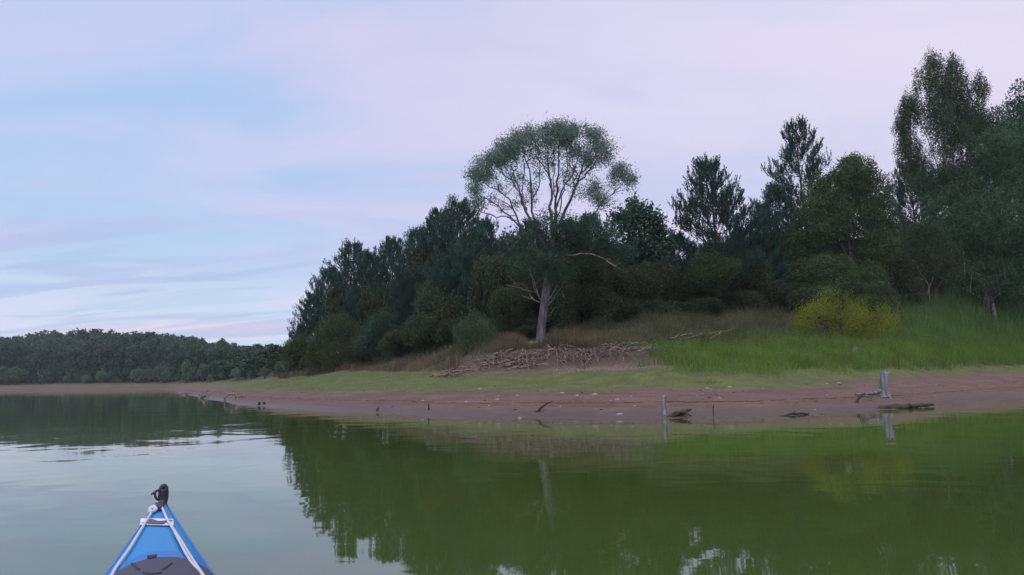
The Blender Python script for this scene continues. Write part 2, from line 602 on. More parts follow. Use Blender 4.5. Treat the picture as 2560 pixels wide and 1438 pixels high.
# thin green growth on the drawn-down bank
gzn = k.math('ADD', zone, k.math('MULTIPLY', k.math('SUBTRACT', nb, .5), 1.1))
green = k.math('MULTIPLY', k.smooth(gzn, .72, .95), k.smooth(k.math('ADD', nm, k.math('MULTIPLY', nf, .4)), .52, .76, .45, 1.0))
green = k.math('MULTIPLY', green, k.smooth(k.math('ADD', zone, k.math('MULTIPLY', k.math('SUBTRACT', nm, .5), .9)), 1.95, 1.5, .12, 1.0))
leftk = k.smooth(colm, 1180, 1040)
green = k.math('MAXIMUM', green, k.math('MULTIPLY', leftk, k.math('MULTIPLY', k.smooth(gzn, 1.0, 1.3), k.smooth(nm, .30, .55, .35, .95))))
turfc = k.mix(k.smooth(k.math('ADD', k.math('MULTIPLY', nf, .5), k.math('MULTIPLY', nm, .5)), .38, .62), (.052, .092, .012), (.125, .138, .034))
col = k.mix(green, mud, turfc)
# litter and soil under the wood
soil = k.mix(nf, (.030, .026, .014), (.085, .068, .040))
cut = k.mix(nf, (.050, .034, .026), (.120, .084, .064))
col = k.mix(k.math('MULTIPLY', k.smooth(k.math('ADD', zone, k.math('MULTIPLY', k.math('SUBTRACT', nm, .5), .7)), 1.95, 2.25), k.math('SUBTRACT', 1.0, leftk)), col, cut)
col = k.mix(k.smooth(gzn, 2.6, 3.1), col, soil)
k.bump(k.math('ADD', nf, k.math('MULTIPLY', nm, 1.5)), 0.55, .06)
rough = k.math('SUBTRACT', .92, k.math('MULTIPLY', wet, .42))
MAT_G = k.fin(col, rough, .35)
terrain = mb.build('terrain', MAT_G)
for nm_, arr in (('zone', GS), ('column', GP)):
    a = terrain.data.attributes.new(nm_, 'FLOAT', 'POINT')
    a.data.foreach_set('value', np.concatenate([arr.ravel(), [-1.0]]).astype(np.float32))
terrain['kind'] = 'structure'
terrain['label'] = 'bare brown drawn-down lake bank rising to a grassy bench'
terrain['category'] = 'terrain'

# ------------------------------------------------------------------ water
mb = MB()
mb.add([[-4000, -4000, 0], [4000, -4000, 0], [4000, 4000, 0], [-4000, 4000, 0]], [[0, 1, 2, 3]])
k = NT('green_lake_water')
tco = k.node('ShaderNodeTexCoord').outputs['Object']
w1 = k.noise(0.55, 2.0, tco, .5, .3, mscale=(1, 1.0, 1))
w2 = k.noise(2.6, 2.0, tco, .5, .2, mscale=(.6, 1.3, 1))
w3 = k.noise(0.12, 2.0, tco, .5)
patch = k.smooth(w3, .42, .62, .35, 1.0)
w4 = k.noise(7.0, 2.0, tco, .5, .1, mscale=(.5, 1.2, 1))
h = k.math('ADD', k.math('MULTIPLY', w1, .022), k.math('MULTIPLY', k.math('MULTIPLY', k.math('ADD', w2, k.math('MULTIPLY', w4, .22)), patch), .0045))
bmp = k.bump(h, 0.5, 1.0)
k.fin(k.mix(k.noise(.3, 3.0, tco), (.050, .080, .015), (.060, .092, .019)), .025, .5, 1.95)
k.b.inputs['Specular Tint'].default_value = (.84, .94, 1.0, 1)
M['water'] = k.m
water = mb.build('water', M['water'])
water['kind'] = 'structure'
water['label'] = 'calm green lake water mirroring sky and trees'
water['category'] = 'water'

# ------------------------------------------------------------------ foliage builders


def rdir(rs, n):
    v = rs.normal(size=(n, 3))
    return v / (np.linalg.norm(v, axis=1)[:, None] + 1e-9)


def fol_lobes(mb, rs, lobes, n, L, W, per=12, spread=.18, shell=3.0, upb=.2, droop=0.0, gap=.0):
    """n leaves in twig clusters spread through ellipsoid lobes (x,y,z,rx,ry,rz)"""
    lobes = np.asarray(lobes, float)
    w = (lobes[:, 3] * lobes[:, 5]) ** 1.0 * np.sqrt(lobes[:, 4] / lobes[:, 3])
    nc = max(1, n // per)
    idx = rs.choice(len(lobes), nc, p=w / w.sum())
    lb = lobes[idx]
    d = rdir(rs, nc)
    r = rs.rand(nc) ** (1.0 / shell)
    wob = 1 + .16 * vnoise(d[:, 0] * 3 + idx * 7.1, d[:, 2] * 3 + d[:, 1] * 2, 11)
    c = lb[:, :3] + d * lb[:, 3:] * (r * wob)[:, None]
    if gap > 0:
        g = vnoise(c[:, 0] * 1.3, c[:, 2] * 1.3 + c[:, 1] * .7, 21)
        keep = g > -1 + gap * 1.6
        c, d = c[keep], d[keep]
        nc = len(c)
    c = np.repeat(c, per, 0); d = np.repeat(d, per, 0)
    off = rs.normal(size=c.shape) * spread
    if droop:
        off[:, :2] *= .45
        off[:, 2] -= np.abs(rs.normal(size=len(c))) * droop
    p = c + off
    ax = rdir(rs, len(p)) + d * .6
    ax[:, 2] += upb - droop * 3
    mb.leaves(p, ax, rdir(rs, len(p)), L * rs.uniform(.6, 1.3, len(p)), W * rs.uniform(.6, 1.3, len(p)))


def curve(p0, p1, n=6, sag=(0, 0, 0), rs=None, jit=0.0):
    t = np.linspace(0, 1, n)[:, None]
    p = np.asarray(p0)[None] * (1 - t) + np.asarray(p1)[None] * t + 4 * t * (1 - t) * np.asarray(sag)[None]
    if rs is not None and jit:
        j = rs.normal(size=p.shape) * jit
        j[0] = 0; j[-1] = 0
        p = p + j
    return p


def branches(mb, rs, base, top, lobes, r0, per=3, sides=6):
    """trunk from base to top, a limb to each lobe, twigs through the lobe"""
    H = top[2] - base[2]
    n = 9
    tr = curve(base, top, n, (rs.normal() * .03 * H, 0, 0), rs, .012 * H)
    mb.tube(tr, np.linspace(r0, r0 * .28, n), 8)
    for lb in lobes:
        c = np.array(lb[:3])
        f = np.clip((c[2] - base[2]) / H * rs.uniform(.45, .75), .12, .85)
        a = tr[int(f * (n - 1))]
        rb = r0 * (1 - f) * .5 + .02
        lim = curve(a, c, 6, (0, 0, .12 * np.linalg.norm(c - a) * rs.uniform(-.6, 1)), rs, .04)
        mb.tube(lim, np.linspace(rb, .02, 6), 5, cap=False)
        for _ in range(per):
            e = c + rdir(rs, 1)[0] * np.array(lb[3:]) * .9
            mb.tube(curve(lim[3 + rs.randint(3)], e, 4, rs.normal(size=3) * .08), np.linspace(.02, .007, 4), 4, cap=False)


def sub_lobes(rs, c, r, n, size=.42, flat=1.0):
    """n lobes covering the surface of an ellipsoid"""
    out = [(*c, *(np.array(r) * .62))]
    for i in range(n):
        d = rdir(rs, 1)[0]
        if d[2] < -.55:
            d[2] *= -.6
        q = rs.uniform(.75, 1.25) * size
        out.append((*(np.array(c) + d * np.array(r) * rs.uniform(.55, .72)), *(np.array(r) * q * np.array([1, 1, flat]))))
    return out


def leafy(name, label, cat, px, py, rx, ry, Y, leafmat, barkmat='bark', n=26000, L=.13, W=.08, nl=14, seed=1,
          group=None, r0=None, depth=.9, gap=.12, size=.42, per=12, spread=.17, shell=3.0, droop=0.0, lobes_px=None, trunk_px=None, upb=.2):
    """deciduous tree or shrub whose crown fills the photo ellipse (px,py,rx,ry) at depth Y"""
    rs = np.random.RandomState(seed)
    c = at(px, py, Y)
    m = Y / F
    base_p = at(trunk_px if trunk_px else px, py, Y)
    bz = ground(base_p[0], Y)
    base = np.array([base_p[0], Y, bz - .08])
    root = empty(name, base)
    tag(root, label, cat, group)
    cl = c - base
    if lobes_px:
        lobes = []
        for (a, b, ra, rb) in lobes_px:
            q = at(a, b, Y) - base
            lobes.append((q[0], rs.normal() * ra * m * .5, q[2], ra * m, ra * m * depth, rb * m))
    else:
        lobes = sub_lobes(rs, cl, (rx * m, rx * m * depth, ry * m), nl, size)
    hmax = max(l[2] for l in lobes)
    w = MB()
    branches(w, rs, np.zeros(3), np.array([cl[0], 0, max(.4, hmax * .85)]), lobes, r0 or max(.05, hmax * .016))
    w.build('trunk', M[barkmat], root)
    f = MB()
    fol_lobes(f, rs, lobes, n, L, W, per, spread, shell, upb, droop, gap)
    f.build('crown', M[leafmat], root, smooth=False)
    return root


# ------------------------------------------------------------------ pines
def pine_mesh(seed, H, Rad, base_f=.18, nwh=15, nb=6, shoots=5, shoot_len=.42, needles=16, peak=.35, sparse=1.0, tip=.08):
    """returns (wood, needles) for a pine of height H, crown radius Rad, at the origin"""
    rs = np.random.RandomState(seed)
    w, f = MB(), MB()
    tr = np.array([[.015 * H * math.sin(t * 3 + seed), .012 * H * math.cos(t * 2.3 + seed), t * H] for t in np.linspace(0, 1, 10)])
    tr[0, :2] = 0
    w.tube(tr, np.linspace(.017 * H, .01, 10), 8)
    S0, SD, SL = [], [], []
    hs = base_f + (1 - base_f) * np.linspace(0, .97, nwh) ** .95
    for q, hf in enumerate(hs):
        t = (hf - base_f) / (1 - base_f)
        prof = np.interp(t, [0, peak * .5, peak, .6, .85, 1], [.55, .9, 1.0, .78, .38, tip])
        p0 = np.array([np.interp(hf * H, tr[:, 2], tr[:, 0]), np.interp(hf * H, tr[:, 2], tr[:, 1]), hf * H])
        a0 = rs.rand() * 6.28
        for b in range(nb):
            if rs.rand() > .93 * sparse:
                continue
            a = a0 + b * 6.283 / nb + rs.normal() * .25
            ln = Rad * prof * rs.uniform(.7, 1.15)
            rise = rs.uniform(.05, .35) + .75 * t
            out = np.array([math.cos(a), math.sin(a), 0])
            e = p0 + out * ln + np.array([0, 0, rise * ln])
            br = curve(p0, e, 6, (0, 0, -.10 * ln), rs, .015 * ln)
            w.tube(br, np.linspace(.012 + .018 * ln * .6, .008, 6), 4, cap=False)
            nsh = max(3, int(shoots * (1.0 + ln * 1.3)))
            for s_ in range(nsh):
                tt = rs.uniform(.3, 1.0) if s_ else 1.0
                pb = np.array([np.interp(tt, np.linspace(0, 1, 6), br[:, i]) for i in range(3)])
                side = np.cross(out, [0, 0, 1]) * rs.choice([-1, 1])
                d = out * rs.uniform(.1, .8) + side * rs.uniform(.0, .8) * (1 if s_ else 0) + np.array([0, 0, rs.uniform(.1, .9)])
                l2 = rs.uniform(.15, .5) * min(1.0, .3 + ln * .35) * (1.2 - .4 * tt)
                e2 = pb + d / np.linalg.norm(d) * l2
                if l2 > .2:
                    w.tube(np.array([pb, e2]), [.010, .006], 3, cap=False)
                for _ in range(rs.randint(2, 4)):
                    dd = d * .45 + np.array([0, 0, .9]) + rs.normal(size=3) * .22
                    S0.append(e2 + rs.normal(size=3) * .07); SD.append(dd); SL.append(shoot_len * rs.uniform(.7, 1.3))
    # leader
    for _ in range(3):
        S0.append(tr[-1] - np.array([0, 0, .1])); SD.append(np.array([rs.normal() * .15, rs.normal() * .15, 1])); SL.append(shoot_len * 1.4)
    S0, SD, SL = np.array(S0), np.array(SD), np.array(SL)
    SD /= np.linalg.norm(SD, axis=1)[:, None]
    n = len(S0)
    t = rs.rand(n, needles)
    ax = np.repeat(SD[:, None], needles, 1)
    rad = rs.normal(size=(n, needles, 3))
    rad -= ax * (rad * ax).sum(-1)[..., None]
    rad /= np.linalg.norm(rad, axis=-1)[..., None] + 1e-9
    nd = ax * .80 + rad * .50
    c = S0[:, None] + ax * (t * SL[:, None])[..., None] + nd * .055
    f.leaves(c.reshape(-1, 3), nd.reshape(-1, 3), rdir(rs, n * needles), .14, .040)
    return w, f


PINES = []
for sd in range(4):
    w, f = pine_mesh(100 + sd, 10.0, 2.9, base_f=.10, nwh=17, nb=7, shoots=5, peak=.28, tip=.14, needles=15)
    PINES.append((w.mesh('pine_trunk', M['pine_bark']), f.mesh('pine_crown', M['pine_leaf'], False)))


def pine(px, py_top, Y, var, label, wide=1.0, group=None, base_col=None):
    p = at(px, (py_top + 800) / 2, Y)
    z = ground(p[0], Y) - .1
    top = at(px, py_top, Y)[2]
    sc = (top - z) / 10.25
    o = empty('pine_tree', (p[0], Y, z), var * 1.7 + px * .01)
    o.scale = (sc * wide, sc * wide, sc)
    tag(o, label, 'pine tree', group)
    for nm, me in zip(('trunk', 'crown'), PINES[var % 4]):
        c = bpy.data.objects.new(nm, me)
        COL.objects.link(c)
        c.parent = o
    return o


G_WOOD = 'pines of the dense wood left of the willow'
for a in [
    (752, 815, 74, 0, 'smallest pine at the lakeward tip of the dense dark wood', .95),
    (782, 740, 71, 1, 'short pine second from the lakeward tip of the wood', 1.0),
    (822, 678, 70, 2, 'slanting-sided pine below the first rounded treetop of the wood', .95),
    (884, 618, 67, 3, 'tall pine making the first rounded treetop of the wood', 1.0),
    (925, 640, 63, 0, 'pine just beneath the notch beside the first rounded treetop', .9),
    (982, 606, 62, 1, 'pine with spiky top just past the notch in the skyline', .95),
    (1040, 585, 60, 2, 'broad pine on the climbing skyline of the dense wood', .95),
    (1098, 536, 57, 3, 'spiky-topped pine on the skyline short of the willow', .95),
    (1150, 514, 54, 1, 'tallest spiky pine touching the edge of the willow crown', 1.0),
    (1010, 690, 54, 3, 'pine standing in front inside the shaded wood', 1.0),
    (900, 730, 60, 2, 'lower pine in front of the first rounded treetop', 1.1),
    (1110, 650, 50, 0, 'lower pine in front of the spiky skyline pines', 1.1),
    (1205, 560, 49, 2, 'pine half hidden behind the willow lower limbs', 1.05),
    (1270, 640, 47, 3, 'dark low pine directly behind the pale dead willow branches', 1.1),
    (1420, 560, 50, 0, 'pine behind the middle of the willow crown', 1.1),
    (1480, 545, 52, 1, 'pine behind the right half of the willow', 1.05),
    (1330, 560, 53, 2, 'pine filling the gap behind the willow trunk', 1.1),
    (1545, 620, 50, 3, 'low pine right of the willow under the ragged alder', 1.1),
    (1950, 470, 52, 2, 'dense spiky pine left of the domed olive tree', .9),
    (1915, 520, 50, 3, 'lower dense pine beside the bare-branched pine', .9),
    (1700, 590, 50, 1, 'small scrubby pine in the dip of the skyline', 1.0),
    (1850, 585, 52, 0, 'low pine filling under the open pine crown', 1.1),
    (2290, 420, 64, 1, 'dark narrow pine peeping out beside the tall birch', .8),
    (2440, 470, 66, 2, 'dark pine deep behind the big poplar', 1.0),
]:
    pine(*a[:5], wide=a[5], group=G_WOOD if a[0] < 1160 else None)


def own_pine(px, py_top, Y, label, seed, **kw):
    p = at(px, (py_top + 800) / 2, Y)
    z = ground(p[0], Y) - .1
    H = at(px, py_top, Y)[2] - z
    w, f = pine_mesh(seed, H - .4, **kw)
    o = empty('pine_tree', (p[0], Y, z))
    tag(o, label, 'pine tree')
    w.build('trunk', M['pine_bark'], o)
    f.build('crown', M['pine_leaf'], o, smooth=False)


own_pine(1785, 420, 47, 'open finger-branched pine standing alone against the sky', 7, Rad=2.9, base_f=.22, nwh=12, nb=7, shoots=5, shoot_len=.62, needles=26, peak=.25, tip=.22)
own_pine(2012, 322, 53, 'gaunt pine with upright candle shoots above the domed tree', 8, Rad=2.6, base_f=.38, nwh=11, nb=5, shoots=5, shoot_len=.70, needles=28, peak=.45, tip=.25)

# ------------------------------------------------------------------ leafy trees and shrubs
leafy('alder_tree', 'ragged coarse-leaved alder with sky gaps right of the willow', 'tree', 1600, 580, 75, 85, 48, 'alder_leaf', n=9000, L=.24, W=.17, nl=16, seed=31, gap=.35, per=7, spread=.25, shell=2.5,
      lobes_px=[(1590, 530, 38, 30), (1625, 560, 34, 32), (1650, 590, 26, 30), (1560, 560, 40, 40), (1600, 620, 50, 40), (1640, 640, 35, 30), (1670, 620, 14, 20), (1575, 505, 18, 16)])
leafy('domed_tree', 'broad domed olive-green tree beside the tall birch', 'tree', 2130, 560, 130, 175, 48, 'olive_leaf', n=120000, L=.15, W=.085, nl=26, seed=32, gap=.06,
      lobes_px=[(2130, 440, 55, 50), (2085, 480, 60, 60), (2180, 475, 55, 55), (2050, 550, 65, 70), (2210, 540, 45, 55), (2130, 540, 80, 80), (2030, 630, 65, 75), (2110, 640, 85, 80), (2190, 620, 50, 50), (2060, 700, 75, 60), (2150, 710, 60, 50), (2140, 405, 28, 26), (2235, 590, 22, 40), (2010, 700, 50, 60)])
leafy('round_shrub', 'rounded willow shrub in the skyline dip left of the domed tree', 'shrub', 1785, 690, 70, 62, 45, 'olive_leaf', n=22000, L=.11, W=.06, nl=16, seed=33, gap=.05)
leafy('birch_tree', 'tall airy birch with drooping sprays and slanting pale stem', 'birch tree', 2350, 350, 90, 240, 59, 'birch_leaf', 'birch_bark', n=135000, L=.13, W=.075, seed=34, gap=.26, per=20, spread=.2, shell=1.9, droop=.45, trunk_px=2440, r0=.17,
      lobes_px=[(2335, 150, 22, 40), (2370, 170, 30, 40), (2300, 200, 32, 42), (2350, 220, 45, 50), (2275, 260, 30, 50), (2320, 290, 45, 60), (2400, 260, 38, 55), (2268, 340, 32, 66), (2262, 290, 22, 46), (2410, 300, 46, 60), (2300, 390, 45, 60), (2370, 350, 55, 60), (2430, 320, 40, 55), (2290, 460, 30, 50), (2350, 450, 60, 60), (2420, 420, 50, 60), (2430, 230, 26, 46), (2460, 300, 38, 60), (2480, 370, 42, 60), (2450, 400, 50, 60), (2390, 210, 34, 46)])
leafy('poplar_tree', 'dense mid-green poplar in front of the tall birch', 'tree', 2430, 500, 130, 190, 58, 'poplar_leaf', n=130000, L=.16, W=.10, seed=35, gap=.12,
      lobes_px=[(2450, 390, 55, 55), (2510, 400, 55, 60), (2560, 370, 50, 60), (2490, 350, 30, 40), (2480, 305, 26, 34), (2520, 335, 36, 40), (2545, 420, 50, 50), (2400, 450, 60, 60), (2470, 470, 70, 70), (2550, 460, 60, 70), (2360, 520, 60, 65), (2430, 560, 80, 75), (2520, 550, 80, 80), (2350, 600, 60, 60), (2450, 640, 80, 60), (2550, 640, 70, 70), (2600, 520, 60, 90), (2420, 700, 70, 50), (2510, 700, 70, 50), (2360, 670, 60, 50), (2590, 690, 60, 60)])
leafy('corner_tree', 'dark ragged treetop poking in at the picture edge', 'tree', 2550, 290, 50, 100, 68, 'alder_leaf', n=9000, L=.24, W=.16, seed=36, gap=.3, per=7, spread=.24,
      lobes_px=[(2548, 220, 10, 26), (2560, 250, 28, 30), (2530, 280, 28, 30), (2575, 300, 40, 50), (2515, 255, 8, 10), (2540, 330, 40, 40), (2600, 240, 40, 60), (2600, 380, 50, 60)])
leafy('dark_thicket', 'brown-shaded thicket under the birch and domed tree', 'shrub', 2310, 640, 90, 110, 54, 'olive_leaf', n=36000, L=.12, W=.07, seed=37, gap=.04, nl=18)
leafy('alder_shrub', 'dark alder shrub low behind the willow trunk', 'shrub', 1450, 690, 110, 90, 43, 'dark_leaf', n=30000, L=.12, W=.08, seed=38, nl=18, gap=.04)
leafy('fresh_shrub', 'upright bluish-green willow shrub by the left end of the roots', 'shrub', 1180, 850, 62, 58, 38, 'fresh_leaf', n=16000, L=.10, W=.04, seed=39, nl=14, gap=.15, upb=.8,
      lobes_px=[(1185, 800, 18, 22), (1160, 840, 26, 30), (1205, 835, 30, 36), (1180, 870, 50, 35), (1235, 860, 30, 32), (1130, 880, 26, 20), (1145, 820, 8, 14)])
leafy('willow_shrub', 'dome-shaped grey-green shrub in front of the lakeward pines', 'shrub', 850, 865, 75, 78, 57, 'olive_leaf', n=32000, L=.13, W=.065, seed=40, nl=18, gap=.12, spread=.22, lobes_px=[(850, 820, 40, 32), (820, 850, 40, 40), (880, 845, 40, 40), (800, 890, 40, 36), (860, 890, 50, 40), (905, 885, 34, 36), (840, 800, 18, 16), (785, 880, 20, 26)])
leafy('willow_shrub', 'low rounded shrub at the very tip of the dense wood', 'shrub', 760, 890, 56, 52, 66, 'olive_leaf', n=16000, L=.13, W=.08, seed=41, nl=14, gap=.05)
leafy('willow_shrub', 'smaller rounded shrub right of the dome-shaped shrub', 'shrub', 955, 840, 56, 66, 52, 'alder_leaf', n=20000, L=.13, W=.06, seed=42, nl=14, gap=.25, spread=.25, lobes_px=[(935, 822, 24, 32), (965, 802, 20, 26), (985, 850, 32, 40), (940, 868, 36, 36), (1000, 880, 26, 26), (910, 860, 20, 28)])
leafy('yellow_shrub', 'yellow-green broom-like shrub on the grassy bank', 'shrub', 2100, 795, 100, 62, 39.5, 'yellow_leaf', n=26000, L=.095, W=.035, seed=43, gap=.34, upb=1.1, spread=.27,
      lobes_px=[(2080, 772, 42, 30), (2038, 796, 46, 36), (2008, 820, 34, 30), (2090, 800, 60, 36), (2140, 800, 40, 36), (2190, 812, 50, 34), (2150, 830, 50, 26), (2120, 770, 26, 26), (2150, 775, 24, 22), (2060, 840, 40, 22), (2010, 790, 18, 20), (2070, 738, 14, 18), (2200, 790, 24, 24), (2110, 750, 14, 16), (2030, 770, 12, 16)])
leafy('yellow_shrub', 'olive shrub behind the yellow-green shrub', 'shrub', 2200, 775, 60, 40, 42, 'olive_leaf', n=12000, L=.10, W=.05, seed=44, nl=12, gap=.08, upb=.6)

# shaded undergrowth shrubs that close the wood at eye level
G_UND = 'shaded shrubs of the undergrowth'
rs0 = np.random.RandomState(5)
und = [(720, 920, 40, 30, 70), (790, 915, 40, 30, 62), (905, 885, 46, 46, 56), (1005, 880, 56, 56, 50), (1060, 850, 60, 70, 47), (1100, 790, 70, 80, 48),
       (1280, 780, 60, 80, 42), (1240, 720, 70, 90, 45), (1310, 740, 50, 90, 44), (1410, 760, 60, 70, 41.5), (1490, 770, 66, 66, 42.5), (1570, 740, 66, 80, 45),
       (1640, 720, 60, 80, 46), (1560, 790, 60, 46, 43), (1650, 790, 60, 44, 44), (1720, 740, 60, 60, 47), (1870, 700, 60, 80, 48.5), (1930, 660, 60, 90, 51),
       (1760, 780, 60, 40, 45), (1850, 770, 60, 44, 46), (1940, 760, 66, 60, 48), (2240, 700, 60, 70, 51), (1150, 830, 60, 40, 44), (1250, 822, 46, 30, 42), (1326, 836, 34, 24, 40.5), (1980, 768, 56, 44, 50), (2020, 775, 50, 44, 52), (1305, 818, 46, 32, 42), (1375, 815, 46, 30, 43), (1215, 815, 60, 40, 45), (1275, 810, 60, 44, 46), (1335, 800, 60, 44, 47), (1400, 800, 60, 44, 47), (1460, 800, 60, 40, 47.5), (1530, 795, 60, 40, 48), (1600, 790, 60, 40, 48), (1670, 785, 60, 40, 49), (1740, 780, 60, 40, 50),
       (2040, 770, 60, 60, 44), (2110, 760, 70, 60, 45), (2180, 760, 60, 60, 45), (2400, 690, 80, 60, 60), (2500, 690, 80, 60, 65), (2570, 660, 70, 80, 68),
       (1180, 690, 90, 110, 56), (1280, 690, 90, 100, 54), (1360, 700, 90, 110, 52), (1450, 700, 90, 110, 53), (1560, 690, 90, 90, 54), (1660, 690, 90, 80, 55), (1760, 700, 90, 80, 56), (1860, 680, 90, 90, 57),
       (1960, 680, 90, 110, 58), (2060, 690, 90, 110, 58), (2170, 680, 90, 110, 59), (2280, 670, 90, 110, 64), (2400, 650, 90, 120, 68), (2520, 650, 90, 120, 73), (2620, 650, 90, 120, 74), (1100, 700, 90, 100, 58),
       (1350, 690, 50, 60, 46), (950, 780, 70, 80, 60), (860, 780, 60, 80, 66)]
UND = []
for i in range(4):
    rs = np.random.RandomState(60 + i)
    lob = sub_lobes(rs, (0, 0, .55), (.5, .5, .5), 12, .42)
    w, f = MB(), MB()
    branches(w, rs, np.zeros(3), np.array([0, 0, .85]), lob, .022, 2, 5)
    fol_lobes(f, rs, lob, 34000, .036, .024, 14, .045, 3.0, .2, 0, .08)
    UND.append((w.mesh('shrub_stems', M['bark']), f.mesh('shrub_crown', M['dark_leaf'], False)))
for i, (px, py, rx, ry, Y) in enumerate(und):
    p = at(px, py, Y)
    z = ground(p[0], Y) - .1
    top = at(px, py - ry, Y)[2]
    o = empty('undergrowth_shrub', (p[0], Y, z), i * 1.3)
    hgt = max(.8, top - z) / 1.06
    wd = 2 * rx * Y / F / 1.05
    o.scale = (wd, wd * .9, hgt)
    tag(o, 'dark shrub in the shaded undergrowth beneath the trees', 'shrub', G_UND)
    for nm, me in zip(('stem', 'crown'), UND[i % 4]):
        c = bpy.data.objects.new(nm, me)
        COL.objects.link(c)
        c.parent = o

# ------------------------------------------------------------------ the willow
YW = 36.5
rsw = np.random.RandomState(77)
wb = at(1350, 858, YW)
wbase = np.array([wb[0], YW, ground(wb[0], YW) - .15])
willow = empty('willow_tree', wbase)
tag(willow, 'tall leaning willow with high dome crown and washed-out roots', 'willow tree')


def wp(px, py, dy=0.0):
    return at(px, py, YW + dy) - wbase


def smooth_path(pts, n=10):
    pts = np.asarray(pts, float)
    L = np.concatenate([[0], np.cumsum(np.linalg.norm(np.diff(pts, axis=0), axis=1))])
    t = np.linspace(0, L[-1], n)
    q = np.stack([np.interp(t, L, pts[:, i]) for i in range(3)], 1)
    for _ in range(2):
        q[1:-1] = .25 * q[:-2] + .5 * q[1:-1] + .25 * q[2:]
    return q


tm = MB()
bz = wp(1350, 860)
tk = smooth_path([np.array([bz[0], 0, -.2]), wp(1352, 830), wp(1357, 790), wp(1363, 745), wp(1371, 690), wp(1378, 640), wp(1383, 600)], 16)
tm.tube(tk, [.36, .26, .23, .225, .23, .23, .20, .18, .165, .155], 14)
limbs = [
    ([(1376, 650), (1330, 610), (1294, 566), (1279, 539), (1250, 515), (1220, 503), (1200, 490)], .10, -.5),
    ([(1376, 660), (1320, 600), (1291, 551), (1282, 503), (1267, 485), (1232, 476), (1208, 455)], .12, .6),
    ([(1378, 640), (1335, 580), (1315, 533), (1303, 479), (1285, 455), (1261, 437), (1235, 405)], .13, -.9),
    ([(1315, 533), (1306, 503), (1297, 464), (1279, 420), (1272, 380)], .07, -.6),
    ([(1380, 620), (1342, 570), (1330, 527), (1330, 449), (1315, 414), (1297, 360)], .11, .9),
    ([(1382, 605), (1380, 560), (1378, 524), (1378, 449), (1369, 405), (1372, 335)], .14, -.3),
    ([(1378, 470), (1374, 445), (1354, 405), (1342, 345)], .07, -.2),
    ([(1383, 600), (1389, 550), (1390, 509), (1393, 449), (1399, 390), (1405, 330)], .13, .5),
    ([(1384, 600), (1386, 540), (1402, 473), (1435, 437), (1446, 400), (1450, 350)], .10, -.8),
    ([(1384, 590), (1400, 555), (1420, 518), (1438, 464), (1453, 431), (1470, 360)], .14, .2),
    ([(1437, 468), (1452, 450), (1468, 434), (1495, 399), (1512, 370)], .07, .6),
    ([(1330, 500), (1345, 476), (1354, 434), (1345, 400), (1335, 345)], .05, 1.2),
    ([(1384, 600), (1440, 570), (1490, 530), (1535, 480), (1562, 450)], .09, .7),
    ([(1384, 580), (1410, 480), (1418, 420), (1420, 345)], .06, -1.2),
    ([(1291, 551), (1270, 545), (1240, 540), (1200, 530), (1180, 505)], .05, .2),
    ([(1303, 479), (1312, 440), (1310, 400), (1318, 345)], .05, -1.0),
    ([(1390, 509), (1380, 460), (1385, 410), (1388, 330)], .05, 1.1),
    ([(1438, 464), (1440, 430), (1430, 390), (1425, 340)], .05, .4),
    ([(1453, 431), (1480, 410), (1490, 380), (1492, 345)], .05, -.5),
]
tips = []
for pts, r, dy in limbs:
    n = len(pts)
    P = [wp(a, b, dy * min(1, i / 2.5)) for i, (a, b) in enumerate(pts)]
    q = smooth_path(P, 14)
    q[1:-1] += rsw.normal(size=q[1:-1].shape) * .05
    tm.tube(q, np.linspace(r * .78, .020, 14), 6, cap=False)
    # forking twigs near the top
    for _ in range(9):
        i = rsw.randint(7, 13)
        e = q[i] + (q[-1] - q[7]) * rsw.uniform(.02, .22) + rsw.normal(size=3) * np.array([.35, .5, .16])
        tm.tube(curve(q[i], e, 5, rsw.normal(size=3) * .06), np.linspace(.026, .01, 5), 4, cap=False)
        tips.append(e)
tm.build('trunk', M['willow_bark'], willow)

dm = MB()
for pts, r in [
    ([(1349, 757), (1329, 745), (1317, 725), (1316, 714)], .07), ([(1352, 751), (1341, 728), (1332, 698), (1329, 675), (1314, 664), (1292, 640)], .06),
    ([(1338, 730), (1318, 727), (1297, 719), (1265, 713)], .035), ([(1336, 750), (1326, 748), (1297, 736)], .03), ([(1364, 735), (1365, 700), (1367, 672)], .04),
    ([(1371, 752), (1380, 738), (1390, 722), (1403, 690)], .045), ([(1369, 764), (1388, 742), (1394, 728), (1410, 712)], .035),
    ([(1404, 726), (1408, 740), (1412, 748)], .02), ([(1370, 790), (1385, 772), (1392, 768)], .02), ([(1297, 719), (1280, 700), (1268, 690)], .02),
    ([(1378, 690), (1400, 665), (1415, 640)], .04), ([(1340, 735), (1330, 700), (1318, 668)], .035)]:
    q = smooth_path([wp(a, b, -.25 - .04 * i) for i, (a, b) in enumerate(pts)], 9)
    q[1:-1] += rsw.normal(size=q[1:-1].shape) * .02
    dm.tube(q, np.linspace(r * .72, .010, 9), 6)
dm.build('dead_branch', M['drift'], willow)['label'] = 'bleached dead branches fanning from the fork'
dm = MB()
q = smooth_path([wp(1400, 640, .3), wp(1445, 636, -.6), wp(1482, 634, -1), wp(1520, 652, -1.3), wp(1550, 672, -1.5)], 12)
q[1:-1] += rsw.normal(size=q[1:-1].shape) * .03
dm.tube(q, np.linspace(.06, .018, 12), 6)
for i in (6, 8, 9, 10):
    dm.tube(curve(q[i], q[i] + np.array([.35, -.1, -.28 + .2 * rsw.normal()]), 4), [.02, .008], 4)
dm.build('dead_branch', M['root'], willow)['label'] = 'long rust-brown dead bough hanging to the right'

